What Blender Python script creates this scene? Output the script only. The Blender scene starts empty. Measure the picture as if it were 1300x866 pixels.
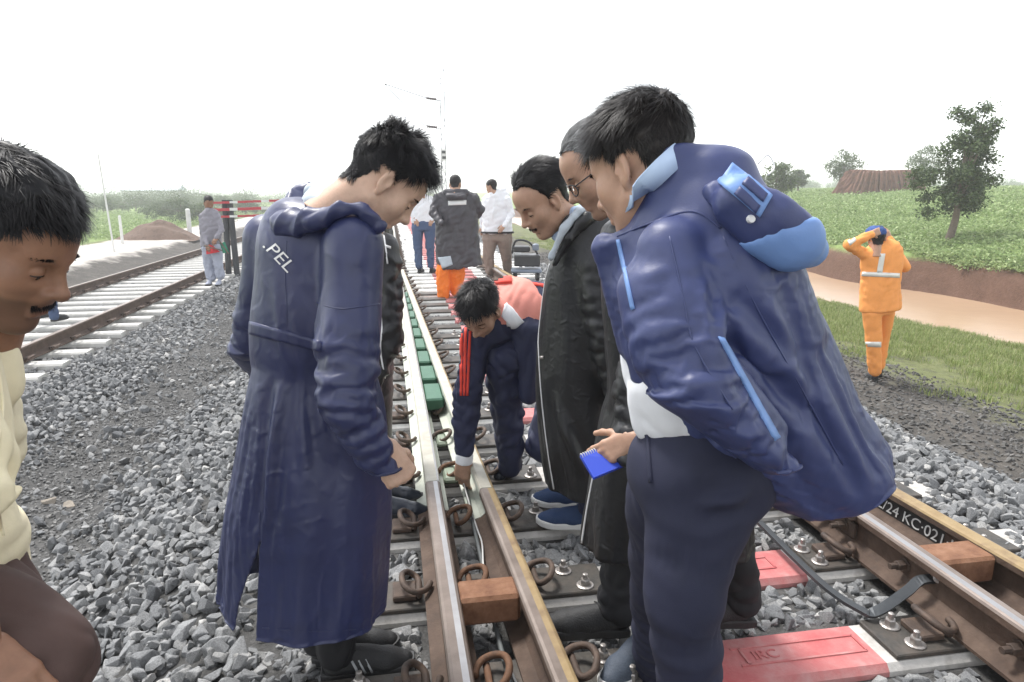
import bpy, bmesh, math, random, time
import numpy as np
from mathutils import Vector, Matrix
from mathutils.bvhtree import BVHTree
T0 = time.time()
scene = bpy.context.scene
COL = scene.collection
# ------------------------------------------------------------------ camera
PITCH = math.atan(188/867.); YAW = math.atan(155/math.hypot(867, 188)); CAMH = 1.53
cam_d = bpy.data.cameras.new('camera'); cam = bpy.data.objects.new('camera', cam_d); COL.objects.link(cam)
cam.location = (0, 0, CAMH); cam.rotation_euler = (math.pi/2-PITCH, 0, -YAW)
cam_d.sensor_width = 36; cam_d.lens = 867/1300*36; cam_d.clip_start = .05; cam_d.clip_end = 3000
scene.camera = cam
# ------------------------------------------------------------------ sky, sun, exposure (bright overcast)
world = bpy.data.worlds.new('World'); scene.world = world; world.use_nodes = True
wn = world.node_tree.nodes; wl = world.node_tree.links
bg = wn['Background']
sky = wn.new('ShaderNodeTexSky'); sky.sky_type = 'NISHITA'; sky.sun_disc = False
SUN_EL, SUN_AZ = math.radians(62), math.radians(-35)
sky.sun_elevation = SUN_EL; sky.sun_rotation = SUN_AZ
sky.air_density = 1.0; sky.dust_density = .6; sky.ozone_density = 1.0
hs = wn.new('ShaderNodeHueSaturation'); hs.inputs['Saturation'].default_value = .16
wl.new(sky.outputs[0], hs.inputs['Color'])
wl.new(hs.outputs[0], bg.inputs[0]); bg.inputs[1].default_value = .13
sd = bpy.data.lights.new('sun', 'SUN'); sd.energy = 1.5; sd.angle = math.radians(14); sd.color = (1, .97, .93)
sun = bpy.data.objects.new('sun', sd); COL.objects.link(sun)
_d = Vector((math.cos(SUN_EL)*math.sin(SUN_AZ), math.cos(SUN_EL)*math.cos(SUN_AZ), math.sin(SUN_EL)))
sun.rotation_euler = (-_d).to_track_quat('-Z', 'Y').to_euler(); sun.location = (0, 0, 30)
scene.view_settings.view_transform = 'Standard'; scene.view_settings.look = 'None'
scene.view_settings.exposure = 1.62; scene.view_settings.gamma = 1
scene.cycles.use_denoising = True
scene.cycles.max_bounces = 6; scene.cycles.diffuse_bounces = 3; scene.cycles.volume_bounces = 1
# ------------------------------------------------------------------ view helpers (layout of the place as paced out from the camera)
FW = np.array([math.sin(YAW), math.cos(YAW), 0.]); RT = np.array([math.cos(YAW), -math.sin(YAW), 0.]); UP = np.array([0, 0, 1.])
ZA = FW*math.cos(PITCH)-UP*math.sin(PITCH); YA = FW*math.sin(PITCH)+UP*math.cos(PITCH); CAM = np.array([0, 0, CAMH])
def ray(px, py): return RT*(px-650)/867-YA*(py-433)/867+ZA
def at(px, py, D):
    d = ray(px, py); return CAM+d*(D/d.dot(FW))
def onz(px, py, z):
    d = ray(px, py); return CAM+d*((z-CAMH)/d[2])
def vec(r, f, u): return RT*r+FW*f+UP*u
def nrm(v): v = np.asarray(v, float); return v/np.linalg.norm(v)
rng = np.random.default_rng(7); random.seed(7)
# ------------------------------------------------------------------ object helpers
def tag(o, label=None, cat=None, group=None, kind=None):
    for k, v in (('label', label), ('category', cat), ('group', group), ('kind', kind)):
        if v: o[k] = v
    return o
def empty(name, loc, label, cat, group=None, rz=0):
    o = bpy.data.objects.new(name, None); COL.objects.link(o); o.location = [float(v) for v in loc]; o.rotation_euler[2] = rz
    o.empty_display_size = .1
    return tag(o, label, cat, group)
def mesh(name, V, F, smooth=False, mi=None):
    me = bpy.data.meshes.new(name)
    V = np.asarray(V, np.float32)
    if isinstance(F, np.ndarray):
        n, k = F.shape
        me.vertices.add(len(V)); me.vertices.foreach_set('co', V.ravel())
        me.loops.add(n*k); me.loops.foreach_set('vertex_index', F.astype(np.int32).ravel())
        me.polygons.add(n); me.polygons.foreach_set('loop_start', np.arange(0, n*k, k, dtype=np.int32))
        me.update(calc_edges=True); me.validate()
    else:
        me.from_pydata(V.tolist(), [], F); me.update()
    if smooth: me.polygons.foreach_set('use_smooth', np.ones(len(me.polygons), bool))
    if mi is not None: me.polygons.foreach_set('material_index', np.asarray(mi, np.int32))
    return me
def link(name, me, mats=None, parent=None, loc=None, world_to_parent=True):
    o = bpy.data.objects.new(name, me); COL.objects.link(o)
    if mats is not None and len(me.materials) == 0:
        for m in (mats if isinstance(mats, (list, tuple)) else [mats]): me.materials.append(m)
    if loc is not None: o.location = loc
    if parent is not None:
        o.parent = parent
        if world_to_parent and loc is None:      # vertices are in world space: cancel the parent's placement
            o.matrix_parent_inverse = world_matrix(parent).inverted()
    return o
def world_matrix(o):
    m = Matrix.LocRotScale(o.location, o.rotation_euler, o.scale)
    if o.parent: m = world_matrix(o.parent) @ o.matrix_parent_inverse @ m
    return m
def from_bm(name, bm, smooth=False):
    me = bpy.data.meshes.new(name); bm.to_mesh(me); bm.free()
    if smooth: me.polygons.foreach_set('use_smooth', np.ones(len(me.polygons), bool))
    return me
class MB:
    """collects boxes, tubes and revolved shapes into one mesh"""
    def __init__(s): s.V = []; s.F = []; s.mi = []
    def add(s, V, F, mi=0):
        b = len(s.V); s.V += [tuple(map(float, v)) for v in V]; s.F += [tuple(b+i for i in f) for f in F]; s.mi += [mi]*len(F); return s
    def box(s, c, sz, R=None, mi=0, bev=0.):
        c = np.asarray(c, float); h = np.asarray(sz, float)/2
        bev = min(bev, h.min()*.9)
        if bev <= 0:
            V = np.array([[x, y, z] for z in (-1, 1) for y in (-1, 1) for x in (-1, 1)])*h
            F = [(0, 2, 3, 1), (4, 5, 7, 6), (0, 1, 5, 4), (2, 6, 7, 3), (0, 4, 6, 2), (1, 3, 7, 5)]
        else:
            V = []; ix = {}
            for sx in (-1, 1):
                for sy in (-1, 1):
                    for sz_ in (-1, 1):
                        for a in range(3):
                            p = np.array([sx, sy, sz_])*h; q = np.array([sx, sy, sz_])*(h-bev); v = q.copy(); v[a] = p[a]
                            ix[(sx, sy, sz_, a)] = len(V); V.append(v)
            F = []
            for a in range(3):
                b, c2 = (a+1) % 3, (a+2) % 3
                for s1 in (-1, 1):
                    def k(sb, sc):
                        t = [0, 0, 0]; t[a] = s1; t[b] = sb; t[c2] = sc; return ix[(*t, a)]
                    f = [k(-1, -1), k(1, -1), k(1, 1), k(-1, 1)]
                    F.append(f if s1 > 0 else f[::-1])
                for sb in (-1, 1):
                    for sc in (-1, 1):
                        def k(sa, ax):
                            t = [0, 0, 0]; t[a] = sa; t[b] = sb; t[c2] = sc; return ix[(*t, ax)]
                        f = [k(-1, b), k(1, b), k(1, c2), k(-1, c2)]
                        F.append(f if sb*sc < 0 else f[::-1])
            for sx in (-1, 1):
                for sy in (-1, 1):
                    for sz_ in (-1, 1):
                        f = [ix[(sx, sy, sz_, a)] for a in range(3)]
                        F.append(f if sx*sy*sz_ > 0 else f[::-1])
            V = np.array(V)
        if R is not None: V = V @ np.asarray(R, float).T
        return s.add(V+c, F, mi)
    def tube(s, pts, r, n=8, mi=0, cap=True, closed=False):
        pts = np.asarray(pts, float); m = len(pts); r = np.broadcast_to(np.asarray(r, float), (m,))
        tg = np.gradient(pts, axis=0) if not closed else np.roll(pts, -1, 0)-np.roll(pts, 1, 0)
        tg /= np.linalg.norm(tg, axis=1)[:, None]+1e-12
        u = np.cross(tg[0], [0, 0, 1.]);
        if np.linalg.norm(u) < .1: u = np.cross(tg[0], [1., 0, 0])
        u /= np.linalg.norm(u); V = []
        for i in range(m):
            u = u-tg[i]*u.dot(tg[i]); u /= np.linalg.norm(u)+1e-12; w = np.cross(tg[i], u)
            for k in range(n):
                a = 2*math.pi*k/n; V.append(pts[i]+r[i]*(math.cos(a)*u+math.sin(a)*w))
        F = [(i*n+k, i*n+(k+1) % n, ((i+1) % m)*n+(k+1) % n, ((i+1) % m)*n+k) for i in range(m if closed else m-1) for k in range(n)]
        if cap and not closed: F += [tuple(range(n))[::-1], tuple((m-1)*n+k for k in range(n))]
        return s.add(V, F, mi)
    def lathe(s, c, prof, n=12, axis=(0, 0, 1), mi=0, hexa=False):
        ax = nrm(axis); u = np.cross(ax, [0, 1., 0] if abs(ax[1]) < .9 else [1., 0, 0]); u = nrm(u); w = np.cross(ax, u); c = np.asarray(c, float)
        V = [c+ax*z+r*(math.cos(2*math.pi*k/n)*u+math.sin(2*math.pi*k/n)*w) for r, z in prof for k in range(n)]
        m = len(prof)
        F = [(i*n+k, i*n+(k+1) % n, (i+1)*n+(k+1) % n, (i+1)*n+k) for i in range(m-1) for k in range(n)]
        F += [tuple(range(n))[::-1], tuple((m-1)*n+k for k in range(n))]
        return s.add(V, F, mi)
    def me(s, name, smooth=False): return mesh(name, s.V, s.F, smooth, s.mi)
    def build(s, name, mats, parent=None, smooth=False, loc=None): return link(name, s.me(name, smooth), mats, parent, loc)
def catmull(P, n=6, closed=False):
    P = np.asarray(P, float); out = []; m = len(P)
    for i in range(m if closed else m-1):
        if closed: a, b, c, d = P[i-1], P[i], P[(i+1) % m], P[(i+2) % m]
        else: a, b, c, d = P[max(i-1, 0)], P[i], P[i+1], P[min(i+2, m-1)]
        for k in range(n):
            t = k/n; out.append(.5*((2*b)+(c-a)*t+(2*a-5*b+4*c-d)*t*t+(3*b-a-3*c+d)*t**3))
    if not closed: out.append(P[-1])
    return np.array(out)
# ------------------------------------------------------------------ materials
def mat(name, base, rough=.7, metal=0., spec=.5, var=None, vscale=8., bump=0., bscale=40., coords='Object', sheen=0., sss=0., detail=4, coat=0., attr=None, bdist=.01):
    """principled material; var = list of (colour, weight position) mixed in by noise"""
    m = bpy.data.materials.new(name); m.use_nodes = True; nt = m.node_tree; N = nt.nodes; L = nt.links; b = N['Principled BSDF']
    b.inputs['Roughness'].default_value = rough; b.inputs['Metallic'].default_value = metal
    b.inputs['Specular IOR Level'].default_value = spec
    if sheen: b.inputs['Sheen Weight'].default_value = sheen; b.inputs['Sheen Roughness'].default_value = .4
    if coat: b.inputs['Coat Weight'].default_value = coat; b.inputs['Coat Roughness'].default_value = .25
    if sss: b.inputs['Subsurface Weight'].default_value = sss; b.inputs['Subsurface Radius'].default_value = (.012, .004, .002); b.inputs['Subsurface Scale'].default_value = .6
    tc = N.new('ShaderNodeTexCoord'); co = tc.outputs[coords]
    if coords == 'Position':
        pass
    base4 = (*base, 1)
    b.inputs['Base Color'].default_value = base4
    col = None
    if var:
        n = N.new('ShaderNodeTexNoise'); n.inputs['Scale'].default_value = vscale; n.inputs['Detail'].default_value = detail; n.inputs['Roughness'].default_value = .65
        L.new(co, n.inputs['Vector'])
        r = N.new('ShaderNodeValToRGB'); L.new(n.outputs['Fac'], r.inputs[0]); e = r.color_ramp.elements
        e[0].position = .3; e[0].color = base4; e[1].position = .7; e[1].color = (*var[-1], 1)
        for i, v in enumerate(var[:-1]):
            q = e.new(.3+.4*(i+1)/len(var)); q.color = (*v, 1)
        col = r.outputs[0]; L.new(col, b.inputs['Base Color'])
    if attr:
        a = N.new('ShaderNodeAttribute'); a.attribute_name = attr[0]
        mx = N.new('ShaderNodeMix'); mx.data_type = 'RGBA'; L.new(a.outputs['Fac'], mx.inputs[0])
        if col: L.new(col, mx.inputs[6])
        else: mx.inputs[6].default_value = base4
        mx.inputs[7].default_value = (*attr[1], 1); L.new(mx.outputs[2], b.inputs['Base Color'])
    if bump:
        n2 = N.new('ShaderNodeTexNoise'); n2.inputs['Scale'].default_value = bscale; n2.inputs['Detail'].default_value = 5
        L.new(co, n2.inputs['Vector']); bp = N.new('ShaderNodeBump'); bp.inputs['Strength'].default_value = bump; bp.inputs['Distance'].default_value = bdist
        L.new(n2.outputs['Fac'], bp.inputs['Height']); L.new(bp.outputs[0], b.inputs['Normal'])
    return m
def stone_mat(name, c0, c1, c2):
    m = mat(name, c0, .85, bump=.35, bscale=60); nt = m.node_tree; N = nt.nodes; L = nt.links; b = N['Principled BSDF']
    oi = N.new('ShaderNodeObjectInfo'); r = N.new('ShaderNodeValToRGB'); L.new(oi.outputs['Random'], r.inputs[0]); e = r.color_ramp.elements
    e[0].color = (*c0, 1); e[1].color = (*c2, 1); q = e.new(.6); q.color = (*c1, 1); q2 = e.new(.95); q2.color = (*[.6*a+.4*b_ for a, b_ in zip(c1, c2)], 1)
    n = N.new('ShaderNodeTexNoise'); n.inputs['Scale'].default_value = 18; n.inputs['Detail'].default_value = 6
    tc = N.new('ShaderNodeTexCoord'); L.new(tc.outputs['Object'], n.inputs['Vector'])
    mr = N.new('ShaderNodeMapRange'); mr.inputs[1].default_value = .3; mr.inputs[2].default_value = .7; mr.inputs[3].default_value = .65; mr.inputs[4].default_value = 1.3
    L.new(n.outputs['Fac'], mr.inputs[0])
    mx = N.new('ShaderNodeMix'); mx.data_type = 'RGBA'; mx.blend_type = 'MULTIPLY'; mx.inputs[0].default_value = 1
    L.new(r.outputs[0], mx.inputs[6]); L.new(mr.outputs[0], mx.inputs[7]); L.new(mx.outputs[2], b.inputs['Base Color'])
    return m
M = {}
M['stone'] = stone_mat('ballast_stone', (.13, .134, .138), (.225, .228, .23), (.46, .45, .43))
M['chip'] = stone_mat('gravel_chip', (.115, .114, .112), (.18, .178, .174), (.29, .28, .265))
M['darkchip'] = stone_mat('dark_chip', (.07, .067, .065), (.11, .107, .1), (.18, .17, .16))
M['rust'] = mat('rusted_steel', (.055, .034, .024), .78, .15, var=[(.085, .054, .038), (.12, .08, .058)], vscale=9, bump=.25, bscale=60)
M['rust_dark'] = mat('dark_rusted_steel', (.05, .036, .03), .7, .3, var=[(.085, .06, .047), (.13, .085, .06)], vscale=14, bump=.3, bscale=50)
M['rust_orange'] = mat('orange_rust', (.13, .055, .028), .85, 0, var=[(.19, .088, .045), (.25, .13, .075)], vscale=16, bump=.3, bscale=80)
M['rust_clip'] = mat('brown_rusted_clip', (.10, .05, .028), .8, .1, var=[(.15, .075, .04), (.07, .045, .033)], vscale=20, bump=.3, bscale=80)
M['railtop'] = mat('worn_rail_top', (.14, .11, .092), .5, .3, var=[(.19, .152, .13), (.24, .20, .175)], vscale=5, bump=.12, bscale=60)
M['shiny'] = mat('polished_rail_band', (.36, .36, .37), .42, .7, var=[(.28, .27, .27)], vscale=6)
M['yellow'] = mat('ochre_painted_edge', (.23, .155, .07), .65, .1, var=[(.29, .21, .105), (.17, .11, .06)], vscale=7, bump=.15)
M['mint'] = mat('pale_green_painted_rail', (.42, .47, .40), .55, .1, var=[(.5, .52, .45), (.36, .38, .32)], vscale=5, bump=.1)
M['cream'] = mat('cream_painted_rail', (.45, .43, .36), .5, .1, var=[(.36, .335, .275), (.5, .48, .41)], vscale=5)
M['green'] = mat('green_painted_block', (.022, .095, .05), .5, 0, var=[(.04, .13, .075)], vscale=10)
M['greenp'] = mat('faded_green_steel', (.22, .27, .20), .6, .1, var=[(.3, .34, .27)], vscale=8)
M['plate'] = mat('oily_base_plate', (.045, .043, .04), .55, .35, var=[(.07, .063, .055), (.11, .09, .075)], vscale=11, bump=.2, bscale=60)
M['bolt'] = mat('galvanised_bolt', (.42, .40, .38), .42, .75, var=[(.3, .27, .25)], vscale=40)
M['black_paint'] = mat('black_painted_web', (.022, .022, .024), .5, 0, var=[(.035, .034, .033)], vscale=20)
M['white_paint'] = mat('white_paint', (.75, .75, .73), .6)
M['conc'] = mat('white_washed_concrete', (.60, .59, .56), .85, var=[(.68, .67, .64), (.5, .48, .44)], vscale=6, bump=.25, bscale=60)
M['conc_red'] = mat('faded_red_painted_concrete', (.42, .075, .08), .75, var=[(.45, .15, .145), (.48, .29, .275)], vscale=4.5, bump=.25, bscale=50, detail=8)
M['conc_grey'] = mat('dusty_concrete', (.42, .41, .38), .9, var=[(.52, .50, .47), (.33, .31, .28)], vscale=7, bump=.3, bscale=60)
M['conc_far'] = mat('pale_concrete', (.46, .45, .43), .85, var=[(.54, .53, .5), (.38, .37, .34)], vscale=6, bump=.25, bscale=60)
M['dark_bar'] = mat('dark_steel_bar', (.05, .055, .06), .45, .6, var=[(.075, .08, .085)], vscale=10, bump=.1)
M['wire'] = mat('white_cable_sheath', (.6, .6, .58), .5)
M['cable'] = mat('grey_cable_sheath', (.12, .13, .13), .5)
# ------------------------------------------------------------------ terrain
def perlin(P, seed=0):
    P = np.asarray(P, np.float64); i = np.floor(P).astype(np.int64); f = P-i; u = f*f*f*(f*(f*6-15)+10)
    def g(ox, oy, oz):
        h = ((i[:, 0]+ox)*374761393+(i[:, 1]+oy)*668265263+(i[:, 2]+oz)*2147483647+seed*974634777) & 0xffffffff
        h = ((h ^ (h >> 13))*1274126177) & 0xffffffff; h = h ^ (h >> 16)
        a = (h & 1023)*(2*math.pi/1024); z = ((h >> 10) & 1023)/511.5-1; r = np.sqrt(np.maximum(0, 1-z*z))
        return r*np.cos(a)*(f[:, 0]-ox)+r*np.sin(a)*(f[:, 1]-oy)+z*(f[:, 2]-oz)
    x0 = g(0, 0, 0)*(1-u[:, 0])+g(1, 0, 0)*u[:, 0]; x1 = g(0, 1, 0)*(1-u[:, 0])+g(1, 1, 0)*u[:, 0]
    x2 = g(0, 0, 1)*(1-u[:, 0])+g(1, 0, 1)*u[:, 0]; x3 = g(0, 1, 1)*(1-u[:, 0])+g(1, 1, 1)*u[:, 0]
    y0 = x0*(1-u[:, 1])+x1*u[:, 1]; y1 = x2*(1-u[:, 1])+x3*u[:, 1]
    return y0*(1-u[:, 2])+y1*u[:, 2]
GX = np.array([-400, -120, -60, -30, -14, -12.8, -9.6, -9.0, -8.0, -7.3, -6.6, -6.2, -4.0, -3.6, -2.9, -2.0, -1.6, -0.75, -.5, 2.95, 3.2, 4.3, 5.6, 7, 9, 11.0, 11.8, 12.4, 15.9, 16.25, 16.5, 16.9, 20, 40, 90, 200, 420])
GZ = np.array([-.3, -.5, -.6, -.7, -.75, -.62, -.6, -.8, -1.0, -.85, -.5, -.45, -.45, -.47, -.52, -.5, -.4, -.07, -.04, -.04, -.08, -.5, -.55, -.72, -.98, -1.28, -1.45, -1.9, -1.9, -1.5, -.75, -.42, .05, 1.5, 2.3, 2.6, 2.7])
def gz(X, Y, noise=True):
    X = np.asarray(X, float); Y = np.asarray(Y, float)
    wob = np.where(np.abs(X) > 10.5, .35*np.sin(Y*.35)+.2*np.sin(Y*.9+1), 0)*np.clip((np.abs(X)-10.5)/1., 0, 1)*np.clip((45-np.abs(X))/20, 0, 1)*np.where(X > 0, 1, 0)
    z = np.interp(X+wob, GX, GZ)
    if noise:
        P = np.stack([X.ravel(), Y.ravel(), np.zeros(X.size)], 1)
        n = perlin(P*1.3, 1)*.04+perlin(P*.35, 2)*.08+perlin(P*4., 3)*.018
        amp = np.clip(np.minimum(np.abs(X.ravel()-1.2)-1.9, np.abs(X.ravel()+5.1)-1.4), .0, 1)*.9+.08
        amp = amp*np.clip((X.ravel()+300)/200, 0, 1)
        z = z+(n*amp).reshape(X.shape)
    return z
def ground_material():
    m = bpy.data.materials.new('ground_soil_gravel_grass'); m.use_nodes = True; nt = m.node_tree; N = nt.nodes; L = nt.links; b = N['Principled BSDF']
    b.inputs['Roughness'].default_value = .95; b.inputs['Specular IOR Level'].default_value = .2
    geo = N.new('ShaderNodeNewGeometry'); sep = N.new('ShaderNodeSeparateXYZ'); L.new(geo.outputs['Position'], sep.inputs[0])
    def noise(s, d=6, r=.65):
        n = N.new('ShaderNodeTexNoise'); n.inputs['Scale'].default_value = s; n.inputs['Detail'].default_value = d; n.inputs['Roughness'].default_value = r
        L.new(geo.outputs['Position'], n.inputs['Vector']); return n.outputs['Fac']
    def math_(op, a, b_=None, c=None):
        n = N.new('ShaderNodeMath'); n.operation = op
        for i, v in enumerate((a, b_, c)):
            if v is None: continue
            if isinstance(v, (int, float)): n.inputs[i].default_value = v
            else: L.new(v, n.inputs[i])
        return n.outputs[0]
    wx = math_('ADD', sep.outputs[0], math_('MULTIPLY', math_('SUBTRACT', noise(.9, 5), .5), 1.6))
    n1, n2, n3 = noise(2.2), noise(14), noise(55, 3)
    def ramp(f, els):
        r = N.new('ShaderNodeValToRGB'); L.new(f, r.inputs[0]); e = r.color_ramp.elements
        e[0].position, e[0].color = els[0][0], (*els[0][1], 1); e[1].position, e[1].color = els[-1][0], (*els[-1][1], 1)
        for p, c in els[1:-1]: q = e.new(p); q.color = (*c, 1)
        return r.outputs[0]
    mixn = math_('ADD', math_('MULTIPLY', n1, .4), math_('ADD', math_('MULTIPLY', n2, .35), math_('MULTIPLY', n3, .25)))
    gravel = ramp(mixn, [(.32, (.035, .034, .033)), (.5, (.075, .074, .072)), (.68, (.16, .155, .15))])  # ground below the ballast, darkened to stand for shade in the stone gaps
    dark = ramp(mixn, [(.3, (.04, .037, .034)), (.5, (.085, .078, .07)), (.7, (.17, .155, .135))])
    grass = ramp(mixn, [(.3, (.06, .065, .03)), (.5, (.13, .145, .06)), (.7, (.24, .235, .12))])
    field = ramp(mixn, [(.3, (.11, .16, .05)), (.5, (.19, .26, .085)), (.7, (.28, .35, .14))])
    soil = ramp(mixn, [(.3, (.06, .033, .022)), (.5, (.115, .063, .043)), (.7, (.18, .105, .075))])
    road = ramp(mixn, [(.3, (.40, .37, .33)), (.6, (.50, .47, .43)), (.75, (.58, .55, .51))])
    def mixc(f, a, c):
        x = N.new('ShaderNodeMix'); x.data_type = 'RGBA'; L.new(f, x.inputs[0]); L.new(a, x.inputs[6]); L.new(c, x.inputs[7]); return x.outputs[2]
    def step(e0, e1, v=None):
        r = N.new('ShaderNodeMapRange'); r.inputs[1].default_value = e0; r.inputs[2].default_value = e1; L.new(v if v is not None else wx, r.inputs[0]); return r.outputs[0]
    c = field
    c = mixc(step(-14.3, -13.2), c, grass)
    c = mixc(step(-12.9, -12.5), c, road)
    c = mixc(step(-9.7, -9.3), c, dark)
    c = mixc(step(-7.3, -6.9), c, gravel)
    c = mixc(step(3.9, 4.5), c, dark)
    gp = math_('MULTIPLY', step(5.3, 6.2), step(.36, .5, n1)); c = mixc(gp, c, grass)
    c = mixc(step(7.0, 7.8), c, grass)
    c = mixc(step(11.1, 11.9), c, soil)
    xe = N.new('ShaderNodeMapRange'); xe.inputs[1].default_value = -.62; xe.inputs[2].default_value = -.45; L.new(math_('ADD', sep.outputs[2], math_('MULTIPLY', math_('SUBTRACT', n2, .5), .3)), xe.inputs[0])
    far = math_('MULTIPLY', step(15.5, 16.0), xe.outputs[0]); c = mixc(far, c, field)
    L.new(c, b.inputs['Base Color'])
    bp = N.new('ShaderNodeBump'); bp.inputs['Strength'].default_value = .6; bp.inputs['Distance'].default_value = .05
    L.new(math_('ADD', n2, math_('MULTIPLY', n3, .5)), bp.inputs['Height']); L.new(bp.outputs[0], b.inputs['Normal'])
    return m
def axis(lo, hi, segs):
    out = [lo]
    for end, st in segs:
        n = max(1, round((end-out[-1])/st)); out += list(np.linspace(out[-1], end, n+1)[1:])
    return np.array(out)
gxs = np.unique(np.round(np.concatenate([axis(-700, 0, [(-120, 60), (-40, 10), (-14, 2), (-7, .3), (6, .16), (11, .3), (18, .12), (30, .8), (60, 4), (140, 10), (700, 70)])]), 3))
gys = np.unique(np.round(axis(-30, 0, [(0, 3), (12, .2), (30, .4), (60, 1.5), (140, 8), (1500, 90)]), 3))
XX, YY = np.meshgrid(gxs, gys, indexing='ij'); ZZ = gz(XX, YY)
nx, ny = XX.shape; idx = np.arange(nx*ny).reshape(nx, ny)
Fg = np.stack([idx[:-1, :-1], idx[1:, :-1], idx[1:, 1:], idx[:-1, 1:]], -1).reshape(-1, 4)
ground = link('ground', mesh('ground', np.stack([XX, YY, ZZ], -1).reshape(-1, 3), Fg, True), ground_material())
tag(ground, kind='structure')
# canal water
def water_material():
    m = mat('muddy_water', (.44, .30, .19), .26, spec=1.0, var=[(.38, .255, .16)], vscale=.5, coords='Object')
    nt = m.node_tree; N = nt.nodes; L = nt.links; b = N['Principled BSDF']
    tc = N.new('ShaderNodeTexCoord'); mp = N.new('ShaderNodeMapping'); mp.inputs['Rotation'].default_value = (0, 0, math.radians(48)); mp.inputs['Scale'].default_value = (1.1, 4.5, 1); L.new(tc.outputs['Object'], mp.inputs[0])
    n = N.new('ShaderNodeTexNoise'); n.inputs['Scale'].default_value = 1.6; n.inputs['Detail'].default_value = 4; L.new(mp.outputs[0], n.inputs['Vector'])
    bp = N.new('ShaderNodeBump'); bp.inputs['Strength'].default_value = .16; bp.inputs['Distance'].default_value = .04; L.new(n.outputs['Fac'], bp.inputs['Height']); L.new(bp.outputs[0], b.inputs['Normal'])
    return m
water = link('water', mesh('water', [(10.6, -20, -1.5), (17.2, -20, -1.5), (17.2, 120, -1.5), (10.6, 120, -1.5)], [(0, 1, 2, 3)]), water_material())
tag(water, kind='structure')
# ------------------------------------------------------------------ railway tracks
RAILP = [(-.075, 0), (.075, 0), (.075, .012), (.03, .026), (.0085, .045), (.0085, .122), (.018, .131), (.036, .137), (.036, .160), (.031, .168), (.022, .172), (.002, .172), (-.022, .172), (-.031, .168), (-.036, .160), (-.036, .137), (-.018, .131), (-.0085, .122), (-.0085, .045), (-.03, .026), (-.075, .012)]
def rail_mesh(name, xf, y0, y1, z0, mi_fn, step=.5):
    n = max(2, int((y1-y0)/step)+1); ys = np.linspace(y0, y1, n); k = len(RAILP); V = []
    for y in ys:
        x = xf(y)
        for a, b in RAILP: V.append((x+a, y, z0+b))
    F = []; mi = []
    for i in range(n-1):
        for j in range(k):
            F.append((i*k+j, i*k+(j+1) % k, (i+1)*k+(j+1) % k, (i+1)*k+j)); mi.append(mi_fn(j))
    F += [tuple(range(k))[::-1], tuple((n-1)*k+j for j in range(k))]; mi += [0, 0]
    return mesh(name, V, F, False, mi)
def xi(pts):
    a = np.array(pts); return lambda y: float(np.interp(y, a[:, 0], a[:, 1]))
XL = xi([(-6, .15), (4, .15), (7, .135), (12, .09), (16, .09), (90, .09), (300, .09)])
XL2 = xi([(-6, .68), (0, .49), (1.62, .44), (3.33, .38), (6.7, .30), (9.5, .235), (11.9, .175), (12.4, .166)])
XRI = xi([(-6, 1.90), (0, 1.935), (2.5, 1.95), (5, 1.925), (9, 1.875), (12.4, 1.825)])
XRO = xi([(-6, 2.49), (0, 2.31), (2.6, 2.245), (6, 2.10), (12, 1.91), (16, 1.905), (90, 1.905), (300, 1.905)])
RZ = .02
trk = empty('railway_track', (1.05, 0, 0), 'turnout track of paired rusty rails on white and red sleepers among the men', 'railway track')
SX = [1.0+.012*i for i in range(3)]
def rail(xf, y0, y1, mats, fn): return link('rail', rail_mesh('rail', xf, y0, y1, RZ, fn), mats, trk)
# faces of the profile: 7..9 right head, 10 top, 11..13 left head, rest web and foot
rail(XL, -6, 3.05, [M['rust'], M['railtop'], M['shiny']], lambda j: 2 if j == 10 else (1 if j in (9, 11, 12, 13) else 0))
rail(XL, 3.054, 60, [M['mint'], M['cream'], M['shiny']], lambda j: 2 if j == 9 else (1 if j in (10, 11, 12, 13, 8) else 0))
rail(XL, 60.01, 300, [M['rust'], M['cream']], lambda j: 1 if j in (9, 10, 11, 12) else 0)
rail(XL2, -6, 2.93, [M['rust'], M['railtop'], M['yellow']], lambda j: 2 if j in (7, 8, 9, 10) else (1 if j in (11, 12, 13) else 0))
rail(XL2, 2.935, 12.4, [M['mint'], M['cream'], M['yellow']], lambda j: 2 if j in (7, 8, 9) else (1 if j in (10, 11, 12, 13) else 0))
rail(XRI, -6, 12.4, [M['rust'], M['railtop'], M['shiny']], lambda j: 2 if j == 11 else (1 if j in (9, 10, 12, 13) else 0))
rail(XRO, -6, 60, [M['rust'], M['railtop'], M['yellow']], lambda j: 2 if j in (10, 11, 12, 13) else (1 if j in (8, 9) else 0))
rail(XRO, 60.01, 300, [M['rust'], M['cream']], lambda j: 1 if j in (9, 10, 11, 12) else 0)
# sleepers: one trapezoid block each, white ends, red painted middle
def sleeper_mesh(name, x0, x1, w0, w1, h, parts):
    """parts: list of x breaks with material index; rounded top edge"""
    prof = [(-w0/2, -h), (-w1/2-.006, -.022), (-w1/2+.012, 0), (w1/2-.012, 0), (w1/2+.006, -.022), (w0/2, -h)]
    xs = sorted(set([x0, x1]+[p[0] for p in parts if x0 < p[0] < x1])); V = []; F = []; mi = []
    for x in xs:
        for y, z in prof: V.append((x, y, z))
    k = len(prof)
    for i in range(len(xs)-1):
        xm = (xs[i]+xs[i+1])/2; mm = [p[1] for p in parts if p[0] <= xm]
        for j in range(k): F.append((i*k+j, (i+1)*k+j, (i+1)*k+(j+1) % k, i*k+(j+1) % k)); mi.append(mm[-1] if mm else 0)
    F += [tuple(range(k)), tuple((len(xs)-1)*k+j for j in range(k))[::-1]]; mi += [0, 0]
    return mesh(name, V, F, False, mi)
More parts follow.
